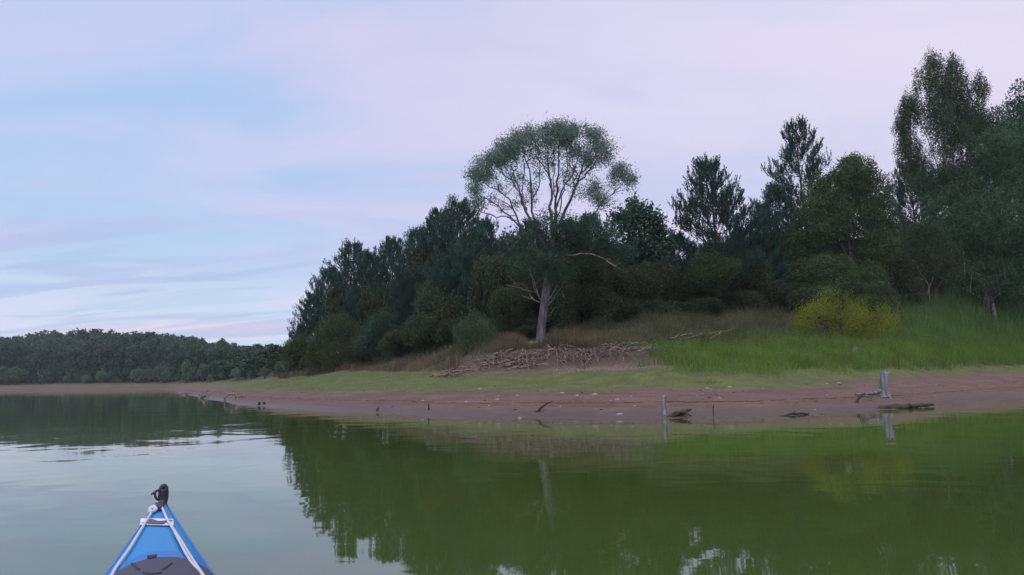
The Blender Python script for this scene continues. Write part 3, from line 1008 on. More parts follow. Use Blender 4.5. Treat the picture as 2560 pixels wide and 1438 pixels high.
shell = [(1192, 505, 20), (1184, 475, 20), (1192, 445, 24), (1210, 415, 26), (1236, 393, 26), (1264, 372, 27), (1298, 352, 28), (1335, 336, 29), (1368, 325, 27), (1404, 324, 28), (1436, 333, 24),
         (1482, 343, 25), (1508, 362, 26), (1515, 392, 22), (1488, 378, 28), (1470, 405, 15), (1412, 352, 22), (1378, 352, 20), (1330, 362, 18), (1290, 385, 18), (1255, 405, 18), (1222, 440, 18),
         (1462, 325, 10), (1440, 380, 14),
         (1548, 428, 24), (1572, 448, 18), (1532, 455, 20), (1490, 470, 20), (1505, 500, 28), (1465, 480, 16)]
lob = []
for (a, b, r) in shell:
    for dy in (-1.3, 0.0, 1.2):
        q = wp(a + rsw.normal() * 4, b + rsw.normal() * 4, dy + rsw.normal() * .3)
        rr_ = r * YW / F * rsw.uniform(.8, 1.1)
        lob.append((*q, rr_ * 1.1, rr_ * 1.5, rr_ * .85))
cm_ = MB()
fol_lobes(cm_, rsw, lob, 42000, .15, .042, 18, .17, 1.8, .35, 0, .32)
tips = np.array(tips)
tips = tips[(tips[:, 2] > wp(1380, 470)[2])]
c = np.repeat(tips, 40, 0) + rsw.normal(size=(len(tips) * 40, 3)) * np.array([.2, .3, .2])
ax = rdir(rsw, len(c)); ax[:, 2] += .4
cm_.leaves(c, ax, rdir(rsw, len(c)), .15, .045)
# sparse tufts on the inner limbs
tuft = [(1330, 470), (1300, 440), (1345, 440), (1393, 470), (1440, 470), (1250, 470), (1232, 500), (1330, 500), (1380, 420), (1310, 500), (1260, 520), (1335, 410), (1425, 430), (1290, 510), (1430, 490)]
tl = [(*wp(a, b, rsw.normal() * .6), .30, .3, .42) for a, b in tuft]
fol_lobes(cm_, rsw, tl, 2600, .14, .04, 6, .12, 2.0, .4)
cm_.build('crown', M['willow_leaf'], willow, smooth=False)
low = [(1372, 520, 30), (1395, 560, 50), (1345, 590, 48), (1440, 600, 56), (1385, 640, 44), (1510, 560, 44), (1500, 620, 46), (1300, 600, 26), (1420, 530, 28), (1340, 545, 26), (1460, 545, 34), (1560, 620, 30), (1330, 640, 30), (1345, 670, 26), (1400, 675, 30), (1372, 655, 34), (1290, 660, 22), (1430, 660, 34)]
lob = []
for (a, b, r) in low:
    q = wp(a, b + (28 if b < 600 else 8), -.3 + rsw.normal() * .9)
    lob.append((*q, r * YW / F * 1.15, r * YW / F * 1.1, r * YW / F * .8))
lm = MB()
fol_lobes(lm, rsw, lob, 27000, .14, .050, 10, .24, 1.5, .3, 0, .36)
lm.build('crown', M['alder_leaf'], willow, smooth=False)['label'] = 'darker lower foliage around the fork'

# exposed roots over the eroded bank edge, each root a part of the willow
rsr = np.random.RandomState(12)


def gz_(x, y):
    return ground(x, y)


def root_tube(p0, p1, r, arch, name='root', mat='root', parent=willow, base=wbase, wav=.06, n=9, sides=5):
    q = curve(p0, p1, n, (0, 0, arch), rsr, wav)
    m_ = MB()
    m_.tube(q - base, np.linspace(r, r * .35, n), sides)
    return m_.build(name, M[mat], parent)


def gpt(px, s, lift=0.0):
    """ground point on photo column px at zone coordinate s"""
    wob = 1 + 0.012 * vnoise(px / 90.0, 3.3, 5) + 0.008 * vnoise(px / 31.0, 1.3, 6)
    i = min(4, max(0, int(s))); t = s - i
    Y = float((np.interp(px, TPX, TY[:, i]) * (1 - t) + np.interp(px, TPX, TY[:, i + 1]) * t) * wob)
    X = (px - 1280) / F * Y
    return np.array([X, Y, ground(X, Y) + lift])


nroot = 0
for i in range(94):
    a = rsr.uniform(1190, 1560)
    top = gpt(a + rsr.normal() * 6, rsr.uniform(2.2, 3.05), rsr.uniform(.0, .14))
    kind = rsr.rand()
    if kind < .55:      # hanging down the cut
        b = gpt(a + rsr.normal() * 16, rsr.uniform(1.75, 2.1), .02)
        root_tube(top, b, rsr.uniform(.012, .036), rsr.uniform(.04, .26), wav=.06)
    else:               # sweeping sideways
        b = gpt(a + rsr.choice([-1, -1, 1]) * rsr.uniform(40, 100), rsr.uniform(1.9, 2.7), .03)
        root_tube(top, b, rsr.uniform(.014, .042), rsr.uniform(.04, .24), wav=.09, n=11)
for a, b in ((1340, 1290), (1352, 1345), (1365, 1372), (1375, 1420), (1330, 1235), (1380, 1470)):
    root_tube(wbase + np.array([(a - 1350) * .02, -.3, .3]), gpt(b, 2.5, .06), .085, .12, wav=.05, n=10, sides=7)

# ------------------------------------------------------------------ driftwood
G_DRIFT = 'dead branches strewn beside the willow roots'


def wood_thing(name, label, cat, path, radii, mat, twigs=(), group=None, sides=7, n=12, jit=.0, seed=0):
    """a single dead stick: path world points; twigs list of (index, world end, r)"""
    rs = np.random.RandomState(seed)
    path = np.asarray(path, float)
    base = path[0].copy()
    q = smooth_path(path, n)
    if jit:
        q[1:-1] += rs.normal(size=q[1:-1].shape) * jit
    m_ = MB()
    m_.tube(q - base, radii if len(np.atleast_1d(radii)) == 1 else np.interp(np.linspace(0, 1, n), np.linspace(0, 1, len(radii)), radii), sides)
    if twigs:
        o = empty(name, base)
        m_.build('stem', M[mat], o)
        for (i, e, r) in twigs:
            e = np.asarray(e, float)
            t_ = MB()
            t_.tube(curve(q[i], e, 6, (0, 0, .1 * np.linalg.norm(e - q[i])), rs, jit * .6) - base, np.linspace(r, r * .35, 6), 5)
            t_.build('twig', M[mat], o)
    else:
        o = m_.build(name, M[mat], None, base)
    return tag(o, label, cat, group)


for i in range(46):
    if i < 30:
        px = rsr.uniform(1065, 1290); s = rsr.uniform(1.75, 2.5) if px > 1150 else rsr.uniform(1.55, 2.05)
        ln = rsr.uniform(50, 120); tilt = rsr.uniform(-.05, .28)
    else:
        px = rsr.uniform(1480, 1620); s = rsr.uniform(2.5, 3.0); ln = rsr.uniform(40, 100); tilt = rsr.uniform(-.08, .1)
    a = gpt(px, s, rsr.uniform(.02, .16)); b = gpt(px + ln, min(3.1, s + tilt), rsr.uniform(.02, .22))
    mid = (a + b) / 2 + np.array([0, 0, rsr.uniform(0, .15)])
    r = rsr.uniform(.02, .05)
    wood_thing('dead_branch', 'dead branch in the tangle at the left end of the willow roots' if i < 30 else 'grey dead branch in the tangle right of the willow roots', 'branch',
               [a, mid, b], [r, r * .8, r * .35], 'root' if (i < 30 and i % 3) else 'drift', group=G_DRIFT, jit=.05, seed=i, sides=5)
for i, (p0, p1, r, lab) in enumerate([
    ((1672, 3.02), (1745, 3.05), .05, 'pale straight pole lying in the weeds right of the roots'),
    ((1700, 3.00), (1815, 3.1), .035, 'thin pale branch behind the straight pole in the weeds'),
    ((1770, 3.0), (1838, 3.22), .04, 'pale branch with raised tip before the dark weeds'),
    ((1968, 3.1), (2015, 3.12), .035, 'pale bent stick beside the yellow-green shrub')]):
    a = gpt(p0[0], p0[1], .32); b = gpt(p1[0], p1[1], .5)
    wood_thing('dead_branch', lab, 'branch', [a, (a + b) / 2 + np.array([0, 0, .1]), b], [r * .8, r * .7, r * .3], 'drift', jit=.03, seed=90 + i)

# upright stump on the right with its side root
b = gpt(2213, .45)
Ys_ = 22.6
b = at(2213, 990, Ys_); b[2] = ground(b[0], Ys_) - .05
st = empty('tree_stump', b)
tag(st, 'upright weathered grey stump with a flaring foot on the mud', 'stump')
t1 = at(2212, 928, Ys_)
m_ = MB()
a = np.linspace(0, 2 * np.pi, 16, endpoint=False)
rings = []
H = t1[2] - b[2]
for j, t in enumerate(np.linspace(0, 1, 14)):
    rad = np.interp(t, [0, .08, .25, .5, .8, .9, 1], [.26, .21, .16, .135, .135, .15, .14]) * (1 + .10 * np.sin(3 * a + 4 * t) + .06 * np.sin(5 * a + 1))
    zt_ = t * H + (.05 * np.sin(2 * a + .7) + .03 * np.sin(5 * a) if j == 13 else 0)
    rings.append(np.stack([rad * np.cos(a) - .10 * (1 - t) + (t1[0] - b[0]) * t, rad * np.sin(a), np.zeros(16) + zt_], 1))
V = np.concatenate(rings + [np.array([[t1[0] - b[0], 0, H - .06]])])
kk = np.arange(16); k2 = (kk + 1) % 16
Q = np.concatenate([np.stack([i * 16 + kk, i * 16 + k2, (i + 1) * 16 + k2, (i + 1) * 16 + kk], 1) for i in range(13)])
m_.add(V, Q, np.stack([13 * 16 + kk, 13 * 16 + k2, np.full(16, 14 * 16)], 1))
m_.build('trunk', M['stump'], st)
for pts, r in (([(2205, 975, 0), (2190, 983, -.2), (2165, 984, -.4), (2138, 986, -.6)], .07), ([(2222, 985, 0), (2228, 1000, -.4), (2232, 1006, -.6)], .06), ([(2170, 985, -.3), (2150, 1000, -.6), (2142, 1012, -.8)], .05)):
    m_ = MB()
    q = smooth_path([at(x, y, Ys_ + d) for x, y, d in pts], 9) - b
    m_.tube(q, np.linspace(r, r * .4, 9), 6)
    m_.build('root', M['stump'], st)
# forked dark root snag left of it
a0 = at(2138, 1015, 20.6); a0[2] = -.05
wood_thing('root_snag', 'short dark forked root sticking up left of the grey stump', 'driftwood',
           [a0, at(2143, 1000, 20.7), at(2150, 990, 20.8), at(2165, 982, 20.9)], [.06, .05, .03, .012], 'wet_wood',
           [(5, at(2149, 985, 20.7), .016), (7, at(2182, 998, 20.8), .018)], jit=.01, seed=3)
a0 = at(2168, 1021, 19.6); a0[2] = -.01
a1 = at(2245, 1012, 20.2); a1[2] = .05
a2 = at(2333, 1003, 21.0); a2[2] = max(.07, ground(a2[0], a2[1]) + .05)
wood_thing('fallen_log', 'black wet log lying along the waterline below the grey stump', 'log', [a0, (a0 + a1) / 2, a1, (a1 + a2) / 2, a2], [.03, .09, .10, .07, .06, .03], 'moss_wood', jit=.015, seed=4, n=16, sides=9)
# mid stump
b = at(1660, 1041, 17.6); b[2] = -.08
t1 = at(1661, 989, 17.7)
wood_thing('tree_stump', 'short pale-topped stump standing in the shallows', 'stump', [b, b + (t1 - b) * .3, b + (t1 - b) * .7, t1], [.085, .070, .062, .05, .055], 'stump', jit=.006, seed=5, n=12, sides=10)
b = at(1668, 1041, 17.2); b[2] = -.02
wood_thing('sunken_branch', 'dark mossy splintered branch beside the pale-topped stump', 'branch', [b, at(1690, 1036, 17.3), at(1712, 1030, 17.5), at(1728, 1024, 17.6)], [.05, .075, .07, .02], 'moss_wood',
           [(6, at(1728, 1040, 17.0), .045), (4, at(1722, 1034, 17.2), .04), (7, at(1700, 1026, 17.6), .03)], jit=.015, seed=6)
# leaning stick
b = at(1340, 1031, 19.0); b[2] = ground(b[0], 19.0) - .02
wood_thing('leaning_stick', 'dark stick leaning out of the mud below the roots', 'stick', [b, at(1352, 1020, 19.1), at(1362, 1013, 19.3), at(1380, 1004, 19.5)], [.05, .035, .028, .015], 'wet_wood', jit=.008, seed=7)
b = at(1783, 1040, 17.4); b[2] = -.1
wood_thing('thin_stake', 'thin dark stake upright in the shallows', 'stake', [b, at(1783, 1025, 17.4), at(1784, 1010, 17.4)], [.016, .014, .012], 'wet_wood', seed=8)
b = at(1950, 1038, 17.3); b[2] = .0
e = at(2022, 1031, 17.8); e[2] = .03
wood_thing('sunken_branch', 'flat black branch barely awash between the two stumps', 'branch', [b, (b + e) / 2 + np.array([0, 0, .02]), e], [.015, .035, .02], 'wet_wood', [(5, at(1990, 1030, 17.9), .012)], jit=.01, seed=9)
b = at(943, 1031, 22.9); b[2] = -.1
wood_thing('short_post', 'small dark pointed post at the water edge', 'post', [b, at(943, 1026, 22.9), at(946, 1018, 22.9)], [.07, .05, .015], 'wet_wood', seed=10)
b = at(1072, 1022, 21.2); b[2] = ground(b[0], 21.2) - .05
wood_thing('short_post', 'tiny dark peg on the mud left of the leaning stick', 'post', [b, at(1072, 1016, 21.2), at(1071, 1010, 21.2)], [.03, .025, .015], 'wet_wood', seed=11)
# left spit snags
b = at(455, 996, 70); b[2] = -.1
wood_thing('driftwood_snag', 'low snag at the tip of the mud spit', 'driftwood', [b, at(458, 985, 70), at(464, 985, 70), at(470, 996, 70)], [.16, .15, .15, .12], 'drift', [(3, at(452, 982, 70), .09), (6, at(480, 984, 70.5), .07)], jit=.05, seed=12)
b = at(497, 1001, 51); b[2] = -.1
wood_thing('driftwood_snag', 'branchy snag second from the tip of the spit', 'driftwood', [b, at(503, 992, 51), at(514, 990, 51), at(523, 997, 51)], [.12, .12, .12, .09], 'drift',
           [(4, at(521, 976, 51.3), .10), (6, at(508, 978, 51), .05), (2, at(494, 984, 51), .06), (8, at(530, 984, 51), .05)], jit=.04, seed=13)
b = at(560, 1004, 39); b[2] = ground(b[0], 39) - .05
wood_thing('driftwood_arch', 'bleached arching root standing on the mud spit', 'driftwood', [b, at(563, 992, 39), at(570, 985, 39), at(582, 983, 39), at(592, 988, 39), at(597, 1004, 38.7)], [.04, .05, .055, .045, .05, .07], 'drift',
           [(6, at(588, 977, 39.2), .05), (8, at(604, 986, 39), .05), (9, at(590, 1000, 39), .08), (10, at(622, 996, 39.3), .05)], jit=.025, seed=14, n=14)
for i, x in enumerate((648, 660)):
    b = at(x, 1015, 31.5); b[2] = -.1
    wood_thing('short_post', ('dark stub post' if i else 'darker twin stub post') + ' in the shallows right of the bleached arch', 'post', [b, at(x, 1010, 31.5), at(x + .5, 1005, 31.5)], [.09, .08, .05], 'wet_wood', seed=15 + i)
b = at(802, 983, 33); b[2] = ground(b[0], 33) - .03
wood_thing('forked_twig', 'small forked twig on the mud below the turf', 'twig', [b, at(803, 978, 33), at(803, 973, 33)], [.04, .03, .015], 'drift', [(3, at(811, 973, 33), .03), (1, at(796, 980, 33), .025)], seed=17)
b = at(2137, 893, 34.5); b[2] = ground(b[0], 34.5) - .05
wood_thing('root_snag', 'small grey broken stub half hidden in the bank weeds', 'driftwood', [b, at(2136, 882, 34.4), at(2138, 868, 34.4)], [.20, .16, .10], 'drift', [(4, at(2124, 886, 34.2), .06), (6, at(2148, 884, 34.2), .06)], jit=.02, seed=18)
# dead reed stalks
G_STALK = 'pale dead stalks above the reeds'
for i, pts in enumerate([[(2325, 760), (2322, 720), (2318, 700), (2300, 684)], [(2322, 715), (2310, 700), (2298, 697)], [(2318, 738), (2324, 715), (2334, 692)], [(2425, 730), (2428, 700), (2432, 680)], [(2312, 812), (2317, 790), (2318, 775)], [(2535, 918), (2537, 905), (2536, 892)], [(2412, 690), (2410, 650), (2408, 630)], [(2515, 705), (2508, 660), (2503, 640)]]):
    Yr = (46, 46, 46, 51, 43, 46.5, 52, 56)[i]
    lab = ['bent pale stalk with drooping head', 'short pale side stalk', 'pale stalk leaning right', 'thin stalk under the poplar', 'pale broken stalk in the weeds', 'single dead stalk on the mud edge', 'tall thin stem before the dark thicket', 'tall reddish stem under the corner tree'][i]
    wood_thing('dead_stalk', lab, 'stalk', [at(a, b_, Yr) for a, b_ in pts], [.018, .016, .008], 'drift', group=G_STALK, seed=30 + i, sides=5)

# ------------------------------------------------------------------ stones
ST = []
for i in range(5):
    rs = np.random.RandomState(200 + i)
    m_ = MB()
    U, Vv = np.meshgrid(np.linspace(0, 2 * np.pi, 9)[:-1], np.linspace(0, np.pi, 6), indexing='ij')
    P = np.stack([np.cos(U) * np.sin(Vv), np.sin(U) * np.sin(Vv) * .8, np.cos(Vv) * .5], -1)
    P = P * (1 + .25 * rs.rand(8, 6, 1)); P[:, 0] = P[0, 0]; P[:, -1] = P[0, -1]
    ii, jj = np.meshgrid(np.arange(8), np.arange(5), indexing='ij')
    m_.add(P.reshape(-1, 3), np.stack([ii * 6 + jj, ii * 6 + jj + 1, ((ii + 1) % 8) * 6 + jj + 1, ((ii + 1) % 8) * 6 + jj], -1).reshape(-1, 4))
    ST.append((m_.mesh('stone', M['stone']), m_.mesh('stone', M['dstone'])))
rs = np.random.RandomState(8)
spots = [(1056, 1003), (1290, 990), (1240, 1000), (1163, 1006), (1437, 990), (1536, 1000), (1520, 1002), (1759, 972), (1814, 968), (2055, 960), (2085, 959), (2264, 930), (2440, 938), (1197, 973), (960, 996), (1541, 1037), (1294, 1058), (1400, 984), (1480, 987), (2020, 1026)]
allst = [(a, b, 0) for a, b in spots]
for _ in range(24):
    px = rs.uniform(850, 2540)
    allst.append((px, None, 0))
for _ in range(60):
    px = rs.uniform(620, 2540)
    allst.append((px, None, 1))
for i, (px, py, dk) in enumerate(allst):
    if py is None:
        s = rs.uniform(.2, 1.0) if rs.rand() < .6 else rs.uniform(1.0, 1.9)
        if px > 1640:
            s = min(s, rs.uniform(.3, .98))
        p = gpt(px, s)
    else:
        lo, hi = 0.0, 2.2
        for _ in range(25):
            mid = (lo + hi) / 2
            q = gpt(px, mid)
            d = CMN.T @ (q - np.array([0, 0, CAMH]))
            yy = 719 - F * d[1] / -d[2]
            lo, hi = (mid, hi) if yy > py else (lo, mid)
        p = gpt(px, lo)
    o = bpy.data.objects.new('stone', ST[i % 5][dk])
    COL.objects.link(o)
    o.location = p + np.array([0, 0, .005])
    o.rotation_euler = (0, 0, i * 1.9)
    sz = rs.uniform(.02, .05) if py is None else rs.uniform(.035, .075)
    o.scale = (sz * 1.3, sz, sz)
    tag(o, 'small pale stone on the bare brown bank' if not dk else 'small dark clod on the bare brown bank', 'stone', 'pale stones on the bank' if not dk else 'dark clods on the bank')

# pale gravel streak below the roots (uncountable)
m_ = MB()
n = 420
px = rs.uniform(1380, 1640, n); s = 1.72 + (px - 1380) / 260 * .12 + rs.normal(size=n) * .07
for a, b in zip(px, s):
    p = gpt(a, min(2.2, max(1.3, b)))
    r = rs.uniform(.012, .035)
    v = np.array([[1, 0, .1], [0, 1, .1], [-1, 0, .1], [0, -1, .1], [0, 0, .7]]) * r + p
    m_.add(v, None, [[0, 1, 4], [1, 2, 4], [2, 3, 4], [3, 0, 4]])
tag(m_.build('gravel', M['stone'], smooth=False), 'pale gravel streak on the bank below the roots', 'gravel', kind='stuff')

# ------------------------------------------------------------------ grass and weeds


def scatter(rs, n, pxr, sr, keep=None):
    """random ground points in zone coordinates, even per area"""
    px = rs.uniform(*pxr, n); s = rs.uniform(*sr, n)
    wob = 1 + 0.012 * vnoise(px / 90.0, px * 0 + 3.3, 5) + 0.008 * vnoise(px / 31.0, px * 0 + 1.3, 6)
    i = np.clip(s.astype(int), 0, 4); t = s - i
    ys = np.stack([np.interp(px, TPX, TY[:, j]) for j in range(6)], -1)
    ar = np.arange(n)
    Y = (ys[ar, i] * (1 - t) + ys[ar, i + 1] * t) * wob
    X = (px - 1280) / F * Y
    dYds = ys[ar, i + 1] - ys[ar, i]
    w = Y * dYds
    ok = rs.rand(n) < w / w.max()
    if keep is not None:
        ok &= keep(px, s, X, Y)
    X, Y, px, s = X[ok], Y[ok], px[ok], s[ok]
    z, _, _ = terr(X, Y)
    return np.stack([X, Y, z], 1), px, s


def grass(name, label, cat, mat, rs, P, h, w, lean=.25, leafy_n=0, leaf=(.07, .025)):
    n = len(P)
    m_ = MB()
    d = rs.normal(size=(n, 3)); d[:, 2] = 0
    tip = P + d * (lean * h)[:, None] + np.stack([np.zeros(n), np.zeros(n), h], 1)
    m_.blades(P - np.array([0, 0, .03]), tip, w, -d * (h * lean * .25)[:, None])
    if leafy_n:
        t = rs.uniform(.15, 1.0, (n, leafy_n))
        c = (P[:, None] + (tip - P)[:, None] * t[..., None]).reshape(-1, 3)
        c += rs.normal(size=c.shape) * .02
        ax = rdir(rs, len(c)); ax[:, 2] = np.abs(ax[:, 2]) + .4
        m_.leaves(c + ax * leaf[0] * .4, ax, rdir(rs, len(c)), leaf[0] * rs.uniform(.6, 1.4, len(c)), leaf[1])
    return tag(m_.build(name, M[mat], smooth=False), label, cat, kind='stuff')


rs = np.random.RandomState(21)


def k_weed(px, s, X, Y):
    e = 1.05 + .22 * vnoise(X * .7, Y * .7, 31) + .12 * vnoise(X * 2, Y * 2, 32) + np.clip((1720 - px) / 150, 0, 1.2) * (1.15 + .9 * vnoise(X * 1.3, Y * 1.3, 38))
    d = vnoise(X * 1.1, Y * 1.1, 33)
    return (rs.rand(len(s)) < np.clip((s - e) / .40, 0, 1) ** 1.5) & (d > -.75 + np.clip(1.6 - s, 0, .6) * 1.2)


P, px, s = scatter(rs, 560000, (1560, 2640), (.9, 4.2), lambda px, s, X, Y: k_weed(px, s, X, Y) & (s < np.interp(px, [2100, 2300], [3.3, 4.2]) - .5 * rs.rand(len(s)) ** 2))
hh = (.27 + .22 * vnoise(P[:, 0] * .9, P[:, 1] * .9, 34) + .26 * rs.rand(len(P)) ** 2) * np.interp(px, [1600, 1800, 2100, 2300, 2600], [.75, 1.0, 1.05, 1.7, 2.2]) * np.interp(s, [1, 1.6, 2.5], [.30, 1, 1.15]) + .55 * rs.rand(len(P)) ** 14
grass('bank_weeds', 'bright green weeds covering the bank', 'weeds', 'weed', rs, P, np.maximum(hh, .06), .022, .28, 3, (.075, .024))


def k_turf(px, s, X, Y):
    return ((s < 1.95) | (px < 1120)) & (vnoise(X * .9, Y * .9, 35) + .6 * vnoise(X * 3, Y * 3, 36) > -.15 + np.clip((720 - px) / 120, 0, 1) * 1.3) & (s > .86 + .22 * vnoise(X * .35, Y * .35, 37))


P, px, s = scatter(rs, 300000, (600, 1760), (.7, 2.7), k_turf)
grass('short_turf', 'thin short turf on the lower bank', 'grass', 'turf', rs, P, rs.uniform(.02, .065, len(P)), .014, .6)
P, px, s = scatter(rs, 60000, (1170, 1600), (2.95, 3.55))
grass('dry_grass', 'dry brownish grass round the willow foot', 'grass', 'dry', rs, P, rs.uniform(.2, .75, len(P)) * np.clip(.8 + .7 * vnoise(P[:, 0] * .9, P[:, 1] * .9, 51), .2, 2) * np.interp(px, [1170, 1230, 1500, 1600], [.4, 1, 1.1, .8]), .014, .3)
P, px, s = scatter(rs, 42000, (700, 1150), (2.1, 3.2))
grass('dry_grass', 'tawny grass fringe at the foot of the dense wood', 'grass', 'dry', rs, P, rs.uniform(.15, .65, len(P)) * np.clip(.75 + .9 * vnoise(P[:, 0] * .6, P[:, 1] * .6, 52), .22, 2), .022, .3)
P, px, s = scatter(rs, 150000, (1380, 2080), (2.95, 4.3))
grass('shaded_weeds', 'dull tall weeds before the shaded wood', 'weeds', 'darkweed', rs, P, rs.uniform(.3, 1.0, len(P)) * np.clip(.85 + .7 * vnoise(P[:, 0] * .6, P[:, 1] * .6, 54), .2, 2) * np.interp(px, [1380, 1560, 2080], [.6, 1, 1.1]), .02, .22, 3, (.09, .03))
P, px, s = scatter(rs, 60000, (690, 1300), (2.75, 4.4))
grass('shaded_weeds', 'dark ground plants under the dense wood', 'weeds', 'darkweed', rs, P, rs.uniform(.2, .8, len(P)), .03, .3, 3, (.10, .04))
P, px, s = scatter(rs, 90000, (2190, 2680), (2.7, 4.6))
grass('reeds', 'tall grey-green reeds on the upper bank', 'reeds', 'reed', rs, P, rs.uniform(.8, 1.9, len(P)) * np.clip(.9 + .6 * vnoise(P[:, 0] * .8, P[:, 1] * .8, 55), .3, 2) * np.interp(s, [2.9, 3.4, 4.2], [.8, 1.4, 2.0]) * np.interp(px, [2190, 2300, 2680], [.45, .9, 1.15]), .03, .14, 3, (.30, .022))

# scum and leaf crumbs drifting along the shallow margin
rs = np.random.RandomState(71)
m_ = MB()
for _ in range(170):
    px = rs.uniform(950, 2560)
    q = gpt(px, 0.0)
    off = rs.uniform(.3, 1.0) ** 2 * 2.2
    c = np.array([(px - 1280) / F * (q[1] - off), q[1] - off, .004])
    r = rs.uniform(.008, .03); e_ = rs.uniform(1, 3)
    a = np.linspace(0, 2 * np.pi, 7)[:-1]
    v = np.stack([np.cos(a) * r * e_, np.sin(a) * r, np.zeros(6)], 1) * rs.uniform(.7, 1.2, (6, 1)) + c
    v = np.concatenate([v, [c + np.array([0, 0, r * .35])]])
    m_.add(v, None, [[i, (i + 1) % 6, 6] for i in range(6)], int(rs.rand() < .6))
tag(m_.build('floating_debris', [M['drift'], M['wet_wood']], smooth=False), 'scattered scum and leaf crumbs floating along the shore', 'debris', kind='stuff')

# ------------------------------------------------------------------ far wood beyond the lake


def far_tree(seed, conif, mat):
    rs = np.random.RandomState(seed)
    f, = (MB(),)
    f.tube([[0, 0, 0], [.02, 0, .5], [0, 0, .9]], [.022, .016, .006], 5, m=1)
    if conif == 2:   # round bush
        lob = sub_lobes(rs, (0, 0, .5), (.42, .42, .46), 12, .40)
    elif conif == 1:  # pine with a clumped top
        lob = [(rs.normal() * .06, rs.normal() * .06, z, r, r, .10) for z, r in ((.94, .09), (.87, .15), (.78, .19), (.68, .21), (.55, .21), (.40, .21), (.25, .22), (.12, .22))]
        lob += [(rs.normal() * .17, rs.normal() * .17, rs.uniform(.5, .95), .10, .10, .07) for _ in range(9)]
    else:
        lob = sub_lobes(rs, (0, 0, .60), (.24, .24, .38), 16, .40)
    fol_lobes(f, rs, lob, 4200, .05, .04, 9, .022, 2.6, .2, 0, .10)
    return f.mesh('far_tree', [mat, M['bark']], False)


FT = [far_tree(300 + i, [1, 0, 1, 0, 1][i], M['far_leaf']) for i in range(5)]
FB = [far_tree(330 + i, [2, 2, 0][i], M['far_bush_leaf']) for i in range(3)]
rs = np.random.RandomState(44)
sky_px = [-80, 0, 60, 130, 200, 260, 320, 380, 440, 490, 530, 600, 660, 720, 800]
sky_py = [846, 846, 840, 834, 834, 826, 834, 828, 838, 841, 852, 860, 864, 866, 868]
for row in range(4):
    n = (46, 46, 46, 40)[row]
    for i in range(n):
        px = -90 + (i + rs.rand()) * 860 / n
        s = (3.5, 3.8, 4.05, 4.2)[row] + rs.normal() * .05
        p = gpt(px, s)
        tp = np.interp(px, sky_px, sky_py) + rs.uniform(-6, 14) + (3 - row) * rs.uniform(0, 16)
        H = at(px, tp, p[1])[2] - p[2]
        if H < 3:
            continue
        v = rs.randint(5)
        o = bpy.data.objects.new('far_tree', FT[v])
        COL.objects.link(o)
        o.location = p - np.array([0, 0, .1])
        o.rotation_euler = (0, 0, rs.rand() * 6)
        wd = max(H, 9) * rs.uniform(.75, 1.05)
        o.scale = (wd, wd, H)
        pine_ = v in (0, 2, 4)
        tag(o, 'dark far pine in the wood across the lake' if pine_ else 'dark far leafy tree in the wood across the lake', 'tree', 'far pines across the lake' if pine_ else 'far leafy trees across the lake')
for i in range(64):
    px = rs.uniform(-80, 790) if i > 22 else rs.uniform(330, 740)
    p = gpt(px, rs.uniform(2.7, 3.4))
    tp = rs.uniform(900, 940) if px > 310 else rs.uniform(915, 950)
    H = max(1.8, at(px, tp, p[1])[2] - p[2])
    o = bpy.data.objects.new('far_shrub', FB[rs.randint(3)])
    COL.objects.link(o)
    o.location = p - np.array([0, 0, .1])
    o.rotation_euler = (0, 0, rs.rand() * 6)
    wd = H * rs.uniform(.8, 1.15)
    o.scale = (wd, wd, H)
    tag(o, 'pale grey-green bush at the edge of the far wood', 'bush', 'pale bushes along the far shore')
MB_ = FB[0].copy(); MB_.materials.clear(); MB_.materials.append(M['fresh_leaf']); MB_.materials.append(M['bark'])
for px, tp in ((-8, 902), (45, 912)):
    p = gpt(px, 2.4)
    H = at(px, tp, p[1])[2] - p[2]
    o = bpy.data.objects.new('far_shrub', MB_)
    COL.objects.link(o)
    o.location = p - np.array([0, 0, .1]); o.scale = (H * 1.25, H * 1.25, H)
    tag(o, 'brighter green bush cut by the picture edge on the far shore' if px < 0 else 'brighter green bush second from the edge on the far shore', 'bush')

# ------------------------------------------------------------------ kayak
def plain(name, colr, rough, spec=.5, bump=0.0, sc=60.0):
    k = NT(name)
    n = k.noise(sc, 3.0)
    c = k.mix(n, tuple(x * .85 for x in colr), tuple(min(1, x * 1.12) for x in colr))
    if bump:
        k.bump(n, .5, bump)
    return k.fin(c, rough, spec)


MK = {
    'blue': plain('kayak_blue', (.022, .230, .500), .5, .35, .0012, 90),
    'deep': plain('kayak_deep_blue', (.004, .150, .460), .42, .4, .0006, 220),
    'hull': plain('kayak_hull_blue', (.015, .120, .420), .35, .5),
    'grey': plain('spray_deck_cloth', (.085, .085, .110), .9, .2, .002, 35),
    'black': plain('handle_rubber', (.018, .020, .026), .45, .5),
    'rope': plain('white_rope', (.58, .58, .60), .9, .2, .002, 260),
    'white': plain('sticker_white', (.78, .77, .82), .5),
    'ink': plain('sticker_ink', (.080, .045, .090), .5),
    'mud': plain('dark_strap', (.040, .040, .055), .8),
}
ZD = .30
tip = onz(402, 1262, ZD); bl = onz(256, 1440, ZD); br = onz(527, 1440, ZD)
bc = (bl + br) / 2
ka = bc - tip; sb = np.linalg.norm(ka); ka /= sb
kb = np.array([-ka[1], ka[0], 0])      # to the paddler's right as seen looking at the bow
if np.dot(kb, br - bl) < 0:
    kb = -kb
hw = abs(np.dot(br - bl, kb)) / 2
KL = 6.2
kay = empty('kayak', (tip[0], tip[1], 0))
tag(kay, 'blue kayak bow with white deck rope and grey spray deck', 'kayak')
ORG = np.array([tip[0], tip[1], 0])


